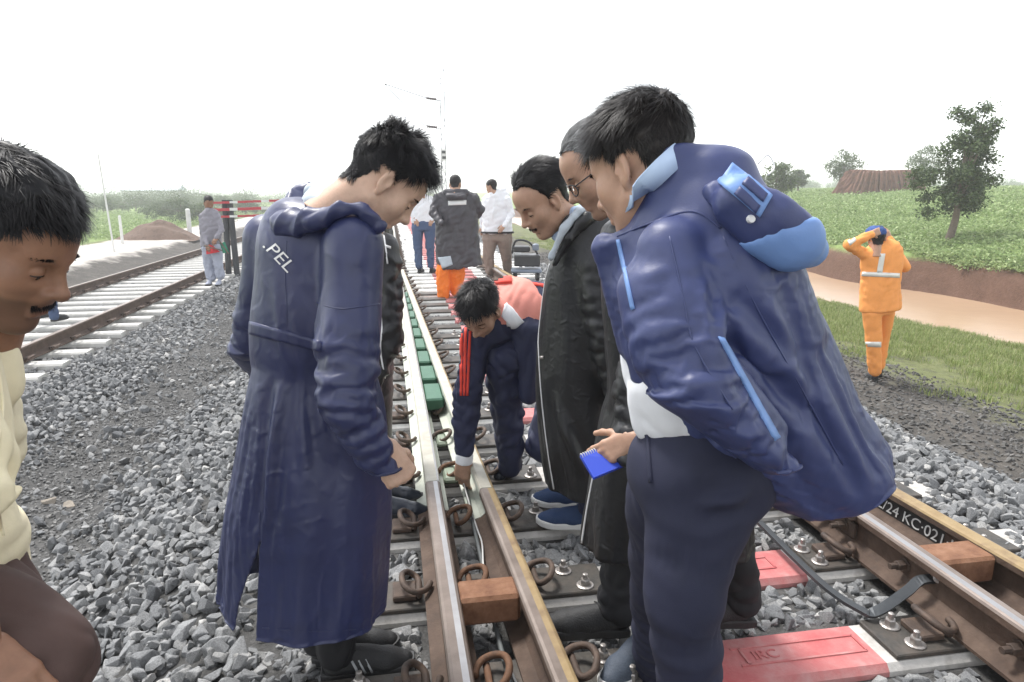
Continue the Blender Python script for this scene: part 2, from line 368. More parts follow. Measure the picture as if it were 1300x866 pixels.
sl_near = sleeper_mesh('sleeper', -.55, 2.76, .27, .225, .2, [(-.55, 0), (.82, 0), (.98, 1), (1.6, 0)])
for mm in (M['conc_grey'], M['conc_red']): sl_near.materials.append(mm)
sl_white = sleeper_mesh('sleeper', -.55, 2.76, .27, .225, .2, [(-.55, 0), (.75, 1), (1.55, 0)])
for mm in (M['conc'], M['conc_red']): sl_white.materials.append(mm)
# red cap block lettering (cast-in panel) on the near red sleepers
clip_pts = catmull([(0, -.055, .022), (0, -.01, .022), (0, .04, .024), (-.014, .064, .034), (-.04, .062, .052), (-.058, .03, .064), (-.06, -.008, .066), (-.05, -.044, .058), (-.022, -.064, .046), (.012, -.055, .04), (.034, -.026, .036), (.042, .004, .034)], 4)
clip_me = MB().tube(clip_pts, .0115, 8).me('clip', True)
clip_r = MB().tube(clip_pts*np.array([-1, -1, 1]), .0115, 8).me('clip', True)
clip_far = MB().tube(clip_pts[::4], .012, 5).me('clip', False)
clip_far_r = MB().tube(clip_pts[::4]*np.array([-1, -1, 1]), .012, 5).me('clip', False)
for c in (clip_me, clip_r, clip_far, clip_far_r): c.materials.append(M['rust_dark'])
clip_o = clip_r.copy(); clip_o.materials.clear(); clip_o.materials.append(M['rust_clip'])
bolt_me = MB().lathe((0, 0, 0), [(.034, 0), (.034, .005), (.028, .008)], 14).lathe((0, 0, 0), [(.019, .008), (.019, .026), (.016, .03)], 6).lathe((0, 0, 0), [(.0105, .03), (.0105, .05), (.006, .053)], 8).me('bolt')
bolt_me.materials.append(M['bolt'])
def plate_mesh(w, l, t=.02): 
    me = MB().box((0, 0, t/2), (w, l, t), bev=.004).me('base_plate'); return me
pl_l = plate_mesh(1.02, .20); pl_r = plate_mesh(.98, .20); pl_s = plate_mesh(.34, .2)
for p in (pl_l, pl_r, pl_s): p.materials.append(M['plate'])
pad_me = MB().box((0, 0, .012), (.09, .11, .024), bev=.005).me('clip_seat'); pad_me.materials.append(M['rust_dark'])
def child(name, me, parent, x, y, z, rz=0, s=1):
    o = bpy.data.objects.new(name, me); COL.objects.link(o); o.parent = parent; o.location = (x, y, z); o.rotation_euler[2] = rz
    if s != 1: o.scale = (s,)*3
    return o
for k in range(-1, 104):
    y = 1.86+.54*k
    near = y < 4.2
    s = bpy.data.objects.new('sleeper', sl_near if near else sl_white); COL.objects.link(s); s.parent = trk
    dx = random.uniform(-.03, .03); s.location = (-1.05+dx, y, 0); s.rotation_euler[2] = random.uniform(-.006, .006)
    if y > 34: continue
    X0 = 0
    if y < 11:
        child('base_plate', pl_l, s, .25, 0, .0005); child('base_plate', pl_r, s, 2.13, 0, .0005)
    else:
        child('base_plate', pl_s, s, .12, 0, .0005); child('base_plate', pl_s, s, 1.9, 0, .0005)
    lo = y < 7.5
    cl, cr = (clip_me, clip_r) if lo else (clip_far, clip_far_r)
    sc = 1.05
    child('clip', cl, s, XL(y)-.095-dx, 0, .02, 0, sc)
    child('clip', cr if y > 12.4 or y > 4 else clip_o, s, XL(y)+.1-dx, .0, .02, 0, sc)
    if y < 12.4:
        child('clip', cr, s, XL2(y)+.1-dx, 0, .02, 0, sc); child('clip', cl, s, XRI(y)-.1-dx, 0, .02, 0, sc)
    else: child('clip', cl, s, XRO(y)-.1-dx, 0, .02, 0, sc)
    child('clip', cr, s, XRO(y)+.1-dx, 0, .02, 0, sc)
    if lo:
        for bx, by in ((-.15, .055), (-.15, -.055), (.64, .055), (.70, -.06), (1.70, .05), (1.715, -.055), (2.5, .05), (2.5, -.05)):
            child('bolt', bolt_me, s, bx-dx, by, .0205, random.random()*3)
        if y < 5: child('clip_seat', pad_me, s, XRI(y)-.16-dx, 0, .0205); child('clip_seat', pad_me, s, XL(y)-.15-dx, 0, .0205)
# spacer blocks between stock rail and tongue rail
def block(xa, xb, y, l, m, z0=.05, h=.13, name='spacer_block'):
    MB().box(((xa+xb)/2, y, RZ+z0+h/2), (xb-xa, l, h), bev=.012).build(name, m, trk)
block(XL(2.13)+.03, XL2(2.13)-.03, 2.13, .13, M['rust_orange'], .06, .105)
block(XRI(2.08)+.03, XRO(2.08)-.03, 2.08, .14, M['rust_orange'], .05, .108)
block(XL(1.2)+.03, XL2(1.2)-.03, 1.2, .13, M['rust_orange'], .06, .1)
for k in range(5, 15):
    y = 1.86+.54*k+.02
    if XL2(y)-XL(y) > .1: block(XL(y)+.037, XL2(y)-.037, y+.12, .40, M['green'], .05, .085, 'slide_block')
for k in (3, 4): 
    y = 1.86+.54*k
    block(XL(y)+.076, XL2(y)-.076, y, .2, M['greenp'], .0, .035, 'slide_block')
# bolts through rail webs
web_bolt = MB().lathe((0, 0, 0), [(.03, 0), (.03, .006)], 6, (-1, 0, 0)).lathe((-.006, 0, 0), [(.02, 0), (.02, .03), (.017, .033)], 6, (-1, 0, 0)).lathe((-.039, 0, 0), [(.012, 0), (.012, .03)], 8, (-1, 0, 0)).me('web_bolt')
web_bolt.materials.append(M['rust_dark'])
for x, y in ((XRI(2.13), 2.13), (XRI(2.55), 2.62), (XRI(2.55), 2.78), (XRI(2.5), 2.47), (XRI(1.6), 1.62), (XRI(1.3), 1.3)):
    child('web_bolt', web_bolt, trk, x-.0095-1.05-(.025 if y > 2.4 else 0), y, RZ+.085, 0)
# fishplate on the inner right rail
fp = MB()
fp.box((XRI(2.7)-.022, 2.72, RZ+.083), (.022, .62, .07), bev=.006); fp.box((XRI(2.7)-.05, 2.72, RZ+.155), (.03, .66, .03), bev=.008)
fp.build('fishplate', M['rust_dark'], trk)
# detector bar bolted to the right tongue rail
bp_ = [(onz(963, 662, .05)), (onz(1040, 738, .05)), (onz(1092, 774, .04)), (onz(1112, 777, .05)), (onz(1150, 752, .09)), (onz(1168, 737, .12)), (onz(1192, 735, .125))]
def strap(pts, w, t, name, m, parent, upv=(0, 0, 1)):
    pts = catmull(pts, 5); V = []; n = len(pts); tg = np.gradient(pts, axis=0)
    for p, g in zip(pts, tg):
        g = nrm(g); sd_ = nrm(np.cross(g, upv)); nn = np.cross(sd_, g)
        for a, b in ((-1, -1), (1, -1), (1, 1), (-1, 1)): V.append(p+sd_*a*w/2+nn*b*t/2)
    F = [(i*4+j, i*4+(j+1) % 4, i*4+4+(j+1) % 4, i*4+4+j) for i in range(n-1) for j in range(4)]+[(3, 2, 1, 0), tuple((n-1)*4+j for j in range(4))]
    return link(name, mesh(name, V, F, name == 'shirt_collar'), m, parent)
db = empty('detector_bar', bp_[1], 'dark bent steel bar bolted to the right rail above the red sleeper', 'steel bar')
strap(bp_, .036, .012, 'bar', M['dark_bar'], db, upv=nrm((.2, -.3, 1)))
MB().lathe(bp_[-1]+np.array([-.012, -.01, .006]), [(.017, 0), (.017, .012), (.01, .016)], 10, (-.6, -.5, .6)).build('bolt', M['bolt'], db)
# cables lying in the gap between the left rails
def cable(name, pix, z, r, m, label):
    P = catmull([onz(x, y, z_) for (x, y), z_ in zip(pix, z)], 6)
    tag(MB().tube(P, r, 6).build(name, m, None, True), label, 'cable')
cable('cable', [(588, 612), (596, 640), (606, 672), (612, 690), (614, 720), (622, 752), (628, 790), (640, 830), (655, 866), (672, 905)], [.09, .06, .05, .05, .06, .05, .05, .04, .04, .04], .004, M['wire'], 'thin white cable lying in the gap between the two near left rails')
cable('cable', [(592, 620), (601, 665), (611, 710), (622, 765), (634, 815), (648, 866), (660, 905)], [.05, .045, .045, .045, .045, .045, .045], .009, M['cable'], 'thicker grey cable running beside the thin white one between rails')
# painted marking on the outer right rail
def text_mesh(txt, size, ext=.0006, shear=0.):
    cu = bpy.data.curves.new('t', 'FONT'); cu.body = txt; cu.size = size; cu.extrude = ext; cu.shear = shear
    o = bpy.data.objects.new('t', cu); COL.objects.link(o)
    me = bpy.data.meshes.new_from_object(o.evaluated_get(bpy.context.evaluated_depsgraph_get())); bpy.data.objects.remove(o); return me
xw = XRO(2.4)-.0085-.0006
th = (XRO(2.9)-XRO(2.1))/.8
pan = MB(); pan.box((XRO(2.42)-.0098, 2.46, RZ+.083), (.0018, .62, .074), R=Matrix.Rotation(math.atan(-th), 3, 'Z'))
pan.build('painted_panel', M['black_paint'], trk)
tm = text_mesh('1/12/24 KC·021·K', .074, shear=.12); tm.materials.clear(); tm.materials.append(M['white_paint'])
to = link('marking', tm, None, trk, loc=(0, 0, 0)); to.name = 'marking'
# reads along -Y as seen from the track's middle: x axis -> -Y, y axis -> +Z, facing -X
d_ = nrm((-th, -1, 0)); o3 = np.cross(d_, (0, 0, 1)); Lw = max(v.co.x for v in tm.vertices); sx_ = .57/Lw
to.matrix_local = Matrix.Translation((XRO(2.77)-.0118-1.05, 2.77, RZ+.056)) @ Matrix((( d_[0]*sx_, 0, o3[0], 0), (d_[1]*sx_, 0, o3[1], 0), (0, 1, 0, 0), (0, 0, 0, 1)))
# cast lettering frame on the two near red sleepers
for k, s_x in ((0, 1.12), (1, 1.1)):
    y = 1.86+.54*k; fr = MB()
    for a, b in (((.0, .042), (.46, .008)), ((.0, -.042), (.46, .008)), ((.23, 0), (.008, .084)), ((-.2, 0), (.008, .084))): fr.box((s_x+.2+a[0], y+a[1], .0015), (b[0], b[1], .005))
    tmm = text_mesh('IRC', .06, .002); tmm.materials.clear(); tmm.materials.append(M['conc_red'])
    fr.build('cast_frame', M['conc_red'], trk); tt = link('cast_letters', tmm, None, trk, loc=(s_x+.03-1.05, y-.02, .001))
# left track
trk2 = empty('railway_track', (-5.14, 10, -.4), 'farther rusty track on white sleepers at the left, beyond the ballast', 'railway track')
XA, XB = -4.27, -6.02
Z2 = -.39
for x, mm in ((XA, [M['rust'], M['railtop']]), (XB, [M['rust'], M['railtop']])):
    link('rail', rail_mesh('rail', lambda y: x, -4, 300, Z2+.01, lambda j: 1 if j in (9, 10, 11, 12) else 0, 4), mm, trk2)
sl2 = sleeper_mesh('sleeper', -1.37, 1.37, .27, .2, .2, [(-1.37, 0)]); sl2.materials.append(M['conc_far'])
for k in range(-6, 90):
    y = 9.1+.6*k
    s = bpy.data.objects.new('sleeper', sl2); COL.objects.link(s); s.parent = trk2; s.location = (random.uniform(-.02, .02), y-10, Z2+.4)
    s.rotation_euler[2] = random.uniform(-.008, .008)
    if 4 < y < 30:
        for x in (XA, XB):
            child('clip', clip_far, s, x+5.14-.095, 0, .01, 0, 1.15); child('clip', clip_far_r, s, x+5.14+.095, 0, .01, 0, 1.15)
HAZE = .0022
# ------------------------------------------------------------------ scattered stuff: ballast, chips, grass (geometry-node instances on points)
def project(P):
    q = P-CAM; z = q@ZA; return 650+867*(q@RT)/np.maximum(z, 1e-6), 433-867*(q@YA)/np.maximum(z, 1e-6), z
def in_view(P, mx=260, my=160):
    x, y, z = project(P); return (z > .3) & (x > -mx) & (x < 1300+mx) & (y > 150) & (y < 866+my)
def protos(name, meshes, m):
    c = bpy.data.collections.new(name)
    for i, me in enumerate(meshes):
        me.materials.append(m); o = bpy.data.objects.new(name, me); c.objects.link(o)
    return c
def scatter(name, P, rot, scl, coll, nvar, label=None, cat=None):
    me = bpy.data.meshes.new(name); me.vertices.add(len(P)); me.vertices.foreach_set('co', np.asarray(P, np.float32).ravel())
    a = me.attributes.new('rot', 'FLOAT_VECTOR', 'POINT'); a.data.foreach_set('vector', np.asarray(rot, np.float32).ravel())
    a = me.attributes.new('scl', 'FLOAT_VECTOR', 'POINT'); a.data.foreach_set('vector', np.asarray(scl, np.float32).ravel())
    a = me.attributes.new('pick', 'INT', 'POINT'); a.data.foreach_set('value', rng.integers(0, nvar, len(P)).astype(np.int32))
    o = bpy.data.objects.new(name, me); COL.objects.link(o)
    ng = bpy.data.node_groups.new(name, 'GeometryNodeTree'); N = ng.nodes; L = ng.links
    ng.interface.new_socket('Geometry', in_out='INPUT', socket_type='NodeSocketGeometry'); ng.interface.new_socket('Geometry', in_out='OUTPUT', socket_type='NodeSocketGeometry')
    gi = N.new('NodeGroupInput'); go = N.new('NodeGroupOutput'); ci = N.new('GeometryNodeCollectionInfo'); ci.inputs[0].default_value = coll
    ci.inputs[1].default_value = True; ci.inputs[2].default_value = True
    ip = N.new('GeometryNodeInstanceOnPoints'); ip.inputs['Pick Instance'].default_value = True
    def na(n, t):
        x = N.new('GeometryNodeInputNamedAttribute'); x.data_type = t; x.inputs[0].default_value = n; return x.outputs[0]
    L.new(gi.outputs[0], ip.inputs['Points']); L.new(ci.outputs[0], ip.inputs['Instance'])
    L.new(na('pick', 'INT'), ip.inputs['Instance Index']); L.new(na('scl', 'FLOAT_VECTOR'), ip.inputs['Scale'])
    e2r = N.new('FunctionNodeEulerToRotation'); L.new(na('rot', 'FLOAT_VECTOR'), e2r.inputs[0]); L.new(e2r.outputs[0], ip.inputs['Rotation'])
    L.new(ip.outputs[0], go.inputs[0])
    md = o.modifiers.new('scatter', 'NODES'); md.node_group = ng
    return tag(o, label, cat, kind='stuff')
def stone_mesh(i, seed):
    r = np.random.default_rng(seed); bm = bmesh.new()
    n = r.integers(11, 17); d = r.normal(size=(n, 3)); d /= np.linalg.norm(d, axis=1)[:, None]
    s = np.array([1, r.uniform(.62, .95), r.uniform(.42, .72)])
    p = np.sign(d)*np.abs(d)**.75; p *= r.uniform(.85, 1.1, (n, 1))*s*.5
    for v in p: bm.verts.new(v)
    h = bmesh.ops.convex_hull(bm, input=bm.verts)
    junk = [g for g in h['geom_interior'] if isinstance(g, bmesh.types.BMVert)]+[g for g in h['geom_unused'] if isinstance(g, bmesh.types.BMVert)]
    if junk: bmesh.ops.delete(bm, geom=list(set(junk)), context='VERTS')
    bmesh.ops.dissolve_limit(bm, angle_limit=math.radians(14), verts=bm.verts, edges=bm.edges)
    bmesh.ops.bevel(bm, geom=list(bm.edges), offset=.022, segments=1, affect='EDGES')
    return from_bm('stone', bm)
stones = [stone_mesh(i, 100+i) for i in range(18)]
c_st = protos('stone_shapes', stones, M['stone'])
c_ch = protos('chip_shapes', [stone_mesh(i, 300+i) for i in range(8)], M['chip'])
c_dk = protos('dark_chip_shapes', [stone_mesh(i, 400+i) for i in range(8)], M['darkchip'])
def sample(x0, x1, y0, y1, dens):
    n = int((x1-x0)*(y1-y0)*dens); return rng.uniform(x0, x1, n), rng.uniform(y0, y1, n)
def path_w(X, Y):      # trodden fine-gravel path between the tracks
    c = -2.2+.1*np.sin(Y*.8)-.012*Y
    return np.exp(-((X-c)/(.5+.015*Y))**4)
Ps, Rs, Ss = [], [], []
for (x0, x1, y0, y1, dens, layers) in ((-.6, 3.0, 1.0, 6, 480, 2), (-4, 4.2, 1.0, 5, 430, 2), (-7.2, 4.3, 5, 9, 430, 2), (-7.2, 4.3, 9, 15, 380, 1), (-7.2, 4.2, 15, 26, 190, 1)):
    for ly in range(layers):
        X, Y = sample(x0, x1, y0, y1, dens)
        Z = gz(X, Y)
        keep = in_view(np.stack([X, Y, Z], 1))
        X, Y, Z = X[keep], Y[keep], Z[keep]
        size = rng.uniform(.034, .074, len(X))*np.where(rng.random(len(X)) < .28, rng.uniform(1.15, 1.75, len(X)), 1)*np.where(Y > 9, 1.15, 1)*np.where(Y > 15, 1.25, 1)
        k = np.round((Y-1.86)/.54); dy = np.abs(Y-1.86-.54*k); on_s = (dy < .135+.3*size) & (X > -.55-size*.5) & (X < 2.76+size*.5) & ~((X > 2.62) & (rng.random(len(X)) < .6))
        k2 = np.round((Y-9.1)/.6); dy2 = np.abs(Y-9.1-.6*k2); on_s2 = (dy2 < .12+.2*size) & (np.abs(X+5.14) < 1.37+.3*size)
        rl = np.zeros(len(X), bool)
        for fx in (XL, XL2, XRI, XRO):
            rx = np.array([fx(v) for v in Y]); rl |= (np.abs(X-rx) < .075+size*.35)
        rl |= (np.abs(X-XA) < .08+.3*size) | (np.abs(X-XB) < .08+.3*size)
        pw = path_w(X, Y)
        keep = ~on_s & ~on_s2 & ~(rl & (rng.random(len(X)) > .0)) & (rng.random(len(X)) > pw*.93)
        X, Y, Z, size = X[keep], Y[keep], Z[keep], size[keep]
        crib = (X > -.55) & (X < 2.6)
        lift = np.where(ly == 1, .026, .0)+rng.normal(0, .013, len(X))
        lift = np.where(crib, np.where(ly == 1, rng.uniform(-.015, .012, len(X)), -.015), lift)
        lf = (np.abs(X+5.14) < 1.4); lift = np.where(lf, lift-.03, lift)
        Ps.append(np.stack([X, Y, Z+lift], 1)); n = len(X)
        Rs.append(np.stack([rng.normal(0, .8, n), rng.normal(0, .8, n), rng.uniform(0, 6.28, n)], 1))
        Ss.append(size[:, None]*rng.uniform(.85, 1.2, (n, 3)))
scatter('ballast', np.concatenate(Ps), np.concatenate(Rs), np.concatenate(Ss), c_st, 18, 'grey crushed stone ballast around and between the tracks', 'ballast')
# fine chips on the path and the dark cess on the right
X, Y = sample(-3.6, -1.2, 1.2, 14, 1100); Z = gz(X, Y); P = np.stack([X, Y, Z], 1)
kp = in_view(P) & (rng.random(len(X)) < path_w(X, Y)*1.1) & (rng.random(len(X)) < np.where(Y > 7, .5, 1)); P = P[kp]; n = len(P)
scatter('path_gravel', P+[0, 0, .004], np.stack([rng.normal(0, .5, n), rng.normal(0, .5, n), rng.uniform(0, 6.28, n)], 1), rng.uniform(.014, .038, (n, 1))*rng.uniform(.8, 1.2, (n, 3)), c_ch, 8, 'fine trodden grey gravel of the path between the tracks', 'gravel')
X, Y = sample(3.6, 6.8, 2.5, 24, 420); Z = gz(X, Y); P = np.stack([X, Y, Z], 1)
kp = in_view(P) & (rng.random(len(X)) < np.clip((6.6-X)/1.0, 0, 1)) & (rng.random(len(X)) < np.where(Y > 10, .4, 1)); P = P[kp]; n = len(P)
scatter('cess_gravel', P+[0, 0, .003], np.stack([rng.normal(0, .5, n), rng.normal(0, .5, n), rng.uniform(0, 6.28, n)], 1), rng.uniform(.02, .06, (n, 1))*rng.uniform(.8, 1.2, (n, 3)), c_dk, 8, 'dark fine gravel shoulder below the right ballast', 'gravel')
# two loose brown rocks on the path
for (px, py, s, sd_, lab) in ((62, 628, .098, 31, 'larger of two pale brown rocks lying on the gravel path'), (87, 632, .08, 47, 'smaller flat pale brown rock beside the larger one on the path')):
    q = onz(px, py+8, -.47); me = stone_mesh(0, sd_); me.materials.append(M.setdefault('brown_rock', mat('pale_brown_rock', (.26, .22, .18), .9, var=[(.34, .30, .25), (.2, .17, .14)], vscale=9, bump=.4, bscale=30)))
    o = link('rock', me, None, None, loc=(q[0], q[1], float(gz(q[0], q[1]))+s*.25)); o.scale = (s, s*.95, s*.95); o.rotation_euler = (.1, .15, .4); tag(o, lab, 'rock', 'loose rocks on the path')
# --- vegetation
def leaf_mat(name, cols, trans=.25):
    m = bpy.data.materials.new(name); m.use_nodes = True; nt = m.node_tree; N = nt.nodes; L = nt.links; b = N['Principled BSDF']
    b.inputs['Roughness'].default_value = .6; b.inputs['Specular IOR Level'].default_value = .3
    g = N.new('ShaderNodeNewGeometry'); oi = N.new('ShaderNodeObjectInfo'); ad = N.new('ShaderNodeMath'); ad.operation = 'ADD'; fr = N.new('ShaderNodeMath'); fr.operation = 'FRACT'
    L.new(g.outputs['Random Per Island'], ad.inputs[0]); L.new(oi.outputs['Random'], ad.inputs[1]); L.new(ad.outputs[0], fr.inputs[0])
    r = N.new('ShaderNodeValToRGB'); L.new(fr.outputs[0], r.inputs[0]); e = r.color_ramp.elements
    e[0].color = (*cols[0], 1); e[1].color = (*cols[-1], 1)
    for i, c in enumerate(cols[1:-1]): q = e.new((i+1)/(len(cols)-1)); q.color = (*c, 1)
    L.new(r.outputs[0], b.inputs['Base Color'])
    tr = N.new('ShaderNodeBsdfTranslucent'); L.new(r.outputs[0], tr.inputs[0]); mx = N.new('ShaderNodeMixShader'); mx.inputs[0].default_value = trans
    L.new(b.outputs[0], mx.inputs[1]); L.new(tr.outputs[0], mx.inputs[2]); L.new(mx.outputs[0], N['Material Output'].inputs[0]); return m
M['grass'] = leaf_mat('grass_blades', [(.11, .15, .04), (.19, .25, .07), (.30, .35, .13), (.36, .34, .18)])
M['crop'] = leaf_mat('field_leaves', [(.16, .23, .08), (.23, .32, .115), (.31, .40, .17), (.37, .43, .22)])
M['leaf'] = leaf_mat('tree_leaves', [(.03, .052, .018), (.05, .085, .03), (.085, .13, .05), (.14, .185, .09)])
M['leaf2'] = leaf_mat('far_leaves', [(.045, .075, .03), (.08, .12, .045), (.13, .17, .07)])
M['bark'] = mat('bark', (.10, .075, .055), .9, var=[(.16, .125, .095), (.07, .05, .04)], vscale=6, bump=.5, bscale=20)
def tuft(seed, n, h, spread, w):
    r = np.random.default_rng(seed); V = []; F = []
    for i in range(n):
        a = r.uniform(0, 6.28); o = r.normal(0, spread*.35, 2); hh = h*r.uniform(.5, 1.1); ln = r.uniform(.15, .7)*hh; wd = w*r.uniform(.6, 1.3)
        dx, dy = math.cos(a), math.sin(a); b = len(V)
        V += [(o[0]-dy*wd, o[1]+dx*wd, 0), (o[0]+dy*wd, o[1]-dx*wd, 0), (o[0]+dx*ln*.4+dy*wd*.8, o[1]+dy*ln*.4-dx*wd*.8, hh*.6), (o[0]+dx*ln*.4-dy*wd*.8, o[1]+dy*ln*.4+dx*wd*.8, hh*.6), (o[0]+dx*ln, o[1]+dy*ln, hh)]
        F += [(b, b+1, b+2, b+3), (b+3, b+2, b+4)]
    return mesh('tuft', V, F)
def leafy(seed, n, R, H, s):
    r = np.random.default_rng(seed); V = []; F = []
    for i in range(n):
        c = np.array([r.normal(0, R*.45), r.normal(0, R*.45), abs(r.normal(.45, .3))*H]); nn = nrm(r.normal(size=3)+[0, 0, .8]); u = nrm(np.cross(nn, r.normal(size=3))); v = np.cross(nn, u); k = s*r.uniform(.6, 1.3)
        b = len(V); V += [c-u*k, c-v*k*.45, c+u*k, c+v*k*.45]; F.append((b, b+1, b+2, b+3))
    return mesh('leafy', V, F)
c_gr = protos('grass_shapes', [tuft(i, 26, .11, .22, .0038) for i in range(6)], M['grass'])
c_lf = protos('crop_shapes', [leafy(i, 60, .3, .2, .05) for i in range(6)], M['crop'])
def inst(P, s0, s1):
    n = len(P); return np.stack([rng.normal(0, .12, n), rng.normal(0, .12, n), rng.uniform(0, 6.28, n)], 1), rng.uniform(s0, s1, (n, 1))*np.ones((1, 3))
X, Y = sample(5.4, 11.7, 3.5, 34, 75); P = np.stack([X, Y, gz(X, Y)], 1)
pn = perlin(P*[.9, .9, 0]+[0, 0, 5], 9)
kp = in_view(P) & (rng.random(len(X)) < np.clip((X-5.9)/1.8+pn*1.9, .0, 1)) & (rng.random(len(X)) < np.where(Y > 16, .5, 1)); P = P[kp]
R_, S_ = inst(P, .4, 1.05); scatter('grass', P, R_, S_, c_gr, 6, 'short green grass on the near bank of the canal', 'grass')
Ps = []
for (x0, x1, y0, y1, d) in ((16.95, 24, 6, 46, 12), (24, 60, 10, 80, 3.4), (60, 110, 25, 130, .5)):
    X, Y = sample(x0, x1, y0, y1, d); P = np.stack([X, Y, gz(X, Y)-.03], 1); Ps.append(P[in_view(P, 150)])
# fringe hanging over the bank edge
X, Y = sample(16.8, 17.6, 8, 50, 26); P = np.stack([X, Y, gz(X, Y)-.02], 1); P = P[in_view(P, 150) & (P[:, 2] > -.85)]; Ps.append(P)
P = np.concatenate(Ps); R_, S_ = inst(P, .6, 1.35); S_ = S_*np.where(P[:, :1] > 24, 1.5, 1)
scatter('field_plants', P, R_, S_, c_lf, 6, 'low green crop plants covering the field beyond the canal', 'field plants')
X, Y = sample(-32, -12.9, 16, 85, 1.3); P = np.stack([X, Y, gz(X, Y)-.03], 1); P = P[in_view(P, 150)]
R_, S_ = inst(P, .9, 2.0); scatter('field_plants', P, R_, S_, c_lf, 6, 'low green plants on the field left of the dirt road', 'field plants')
def tree(name, loc, H, blobs, nleaf, leaf, lm, label, group=None, trunk_r=.1, lean=(0, 0), seed=0, cat='tree', nlimb=7):
    """blobs: (dx, dy, dz, rx, rz) in units of H; leaves sit in clumps inside the blobs"""
    r = np.random.default_rng(seed+50); loc = np.array([loc[0], loc[1], float(gz(loc[0], loc[1]))-.05]); t = empty(name, loc, label, cat, group)
    V = []; nl = int(nleaf); w = np.array([b[3]**2*b[4] for b in blobs]); w /= w.sum()
    cl = []
    for b, ww in zip(blobs, w):
        for i in range(max(3, int(ww*70))):
            d = nrm(r.normal(size=3)); rad = r.uniform(.45, 1.0)
            cl.append(np.array([b[0], b[1], b[2]])*H+d*rad*np.array([b[3], b[3], b[4]])*H)
    cl = np.array(cl); ci = r.integers(0, len(cl), nl); cs = H*np.mean([b[3] for b in blobs])*.36
    c = cl[ci]+r.normal(size=(nl, 3))*cs*np.array([.55, .55, .42]); nn = r.normal(size=(nl, 3))+[0, 0, .7]; nn /= np.linalg.norm(nn, axis=1)[:, None]
    u = np.cross(nn, r.normal(size=(nl, 3))); u /= np.linalg.norm(u, axis=1)[:, None]; v = np.cross(nn, u); k = leaf*r.uniform(.6, 1.4, (nl, 1))
    V = np.stack([c-u*k, c-v*k*.5, c+u*k, c+v*k*.5], 1).reshape(-1, 3)+loc; F = np.arange(4*nl).reshape(-1, 4)
    link('crown', mesh('crown', V, F), lm, t)
    mb = MB(); top = np.array([lean[0]*H, lean[1]*H, H*.62])
    tp = catmull([np.zeros(3), top*.3+[.02*H, 0, 0], top*.65, top], 5); mb.tube(loc+tp, np.linspace(trunk_r, trunk_r*.3, len(tp)), 8)
    for i in range(nlimb):
        s = tp[int(len(tp)*r.uniform(.3, .8))]; e = cl[r.integers(0, len(cl))]; m_ = (s+e)/2+[0, 0, .04*H]
        pp = catmull([s, m_, e], 4); mb.tube(loc+pp, np.linspace(trunk_r*.4, trunk_r*.08, len(pp)), 5)
    mb.build('trunk', M['bark'], t, True); return t
def far_xy(px, Y): # ground position on the bearing of px, at distance D along the view heading
    p = at(px, 245, Y); return p[0], p[1]
bx, by = far_xy(1212, 23.6)
tree('tree', (bx, by), 4.55, [(.05, 0, .83, .17, .17), (-.02, 0, .68, .16, .13), (.14, 0, .62, .17, .14), (-.1, .02, .46, .2, .15), (.1, 0, .42, .2, .14), (-.19, 0, .28, .13, .1), (.02, 0, .31, .18, .09), (.17, 0, .3, .12, .08)], 17000, .055, M['leaf'], 'tall leafy tree standing alone on the canal bank at the right', trunk_r=.14, lean=(.06, 0), seed=3, nlimb=16)
far = [(880, 60, 4.6, 'hazy tree top just behind the head of the bent man at right'), (985, 48, 3.4, 'dark bushy tree behind the hood of the right man'), (1012, 70, 2.6, 'small hazy bush beside the dark bushy tree'), (1068, 62, 4.0, 'pale round tree just left of the brown heap'), (1168, 66, 4.6, 'hazy tree rising just right of the brown heap'), (702, 45, 3.3, 'hazy tree behind the moustached man')]
for i, (px, D, H, lab) in enumerate(far):
    x, y = far_xy(px, D)
    tree('tree', (x, y), H, [(0, 0, .72, .26, .22), (-.2, 0, .55, .22, .18), (.2, 0, .56, .24, .18), (0, 0, .42, .3, .16)], 4200, .08, M['leaf2'], lab, 'far trees', trunk_r=.12, seed=10+i)
left = [(228, 46, 2.8, 'hazy green bush behind the soil mound'), (205, 58, 2.4, 'faint bush left of the soil mound'), (170, 75, 3.6, 'faint far tree above the dirt road'), (255, 40, 2.3, 'green bush just behind the man in grey'), (128, 62, 2.8, 'faint far bush at the left end of the road'), (310, 60, 2.5, 'faint bush behind the red barrier'), (280, 75, 3.2, 'far hazy tree behind the red barrier posts')]
for i, (px, D, H, lab) in enumerate(left):
    x, y = far_xy(px, D+12)
    tree('bush', (x, y), H*.8, [(0, 0, .5, .5, .3), (-.55, 0, .36, .4, .24), (.5, 0, .38, .45, .25), (1.0, .1, .3, .35, .2), (-1.0, .1, .28, .35, .2)], 4200, .075, M['leaf2'], lab, 'far bushes at the left', trunk_r=.08, seed=40+i, cat='bush')
# distant tree line closing the horizon
def wood(name, x0, x1, y0, y1, n, label):
    X = rng.uniform(x0, x1, n); Y = rng.uniform(y0, y1, n); P = np.stack([X, Y, gz(X, Y)], 1); R_, S_ = inst(P, 2.5, 6); scatter(name, P, R_, S_, c_wd, 6, label, 'wood')
c_wd = protos('wood_shapes', [leafy(60+i, 700, .36, .5, .022) for i in range(6)], M['leaf2'])
wood('distant_wood', -130, -20, 105, 150, 420, 'distant hazy wood along the left horizon')
wood('distant_wood', 60, 260, 150, 190, 420, 'distant hazy wood along the right horizon')
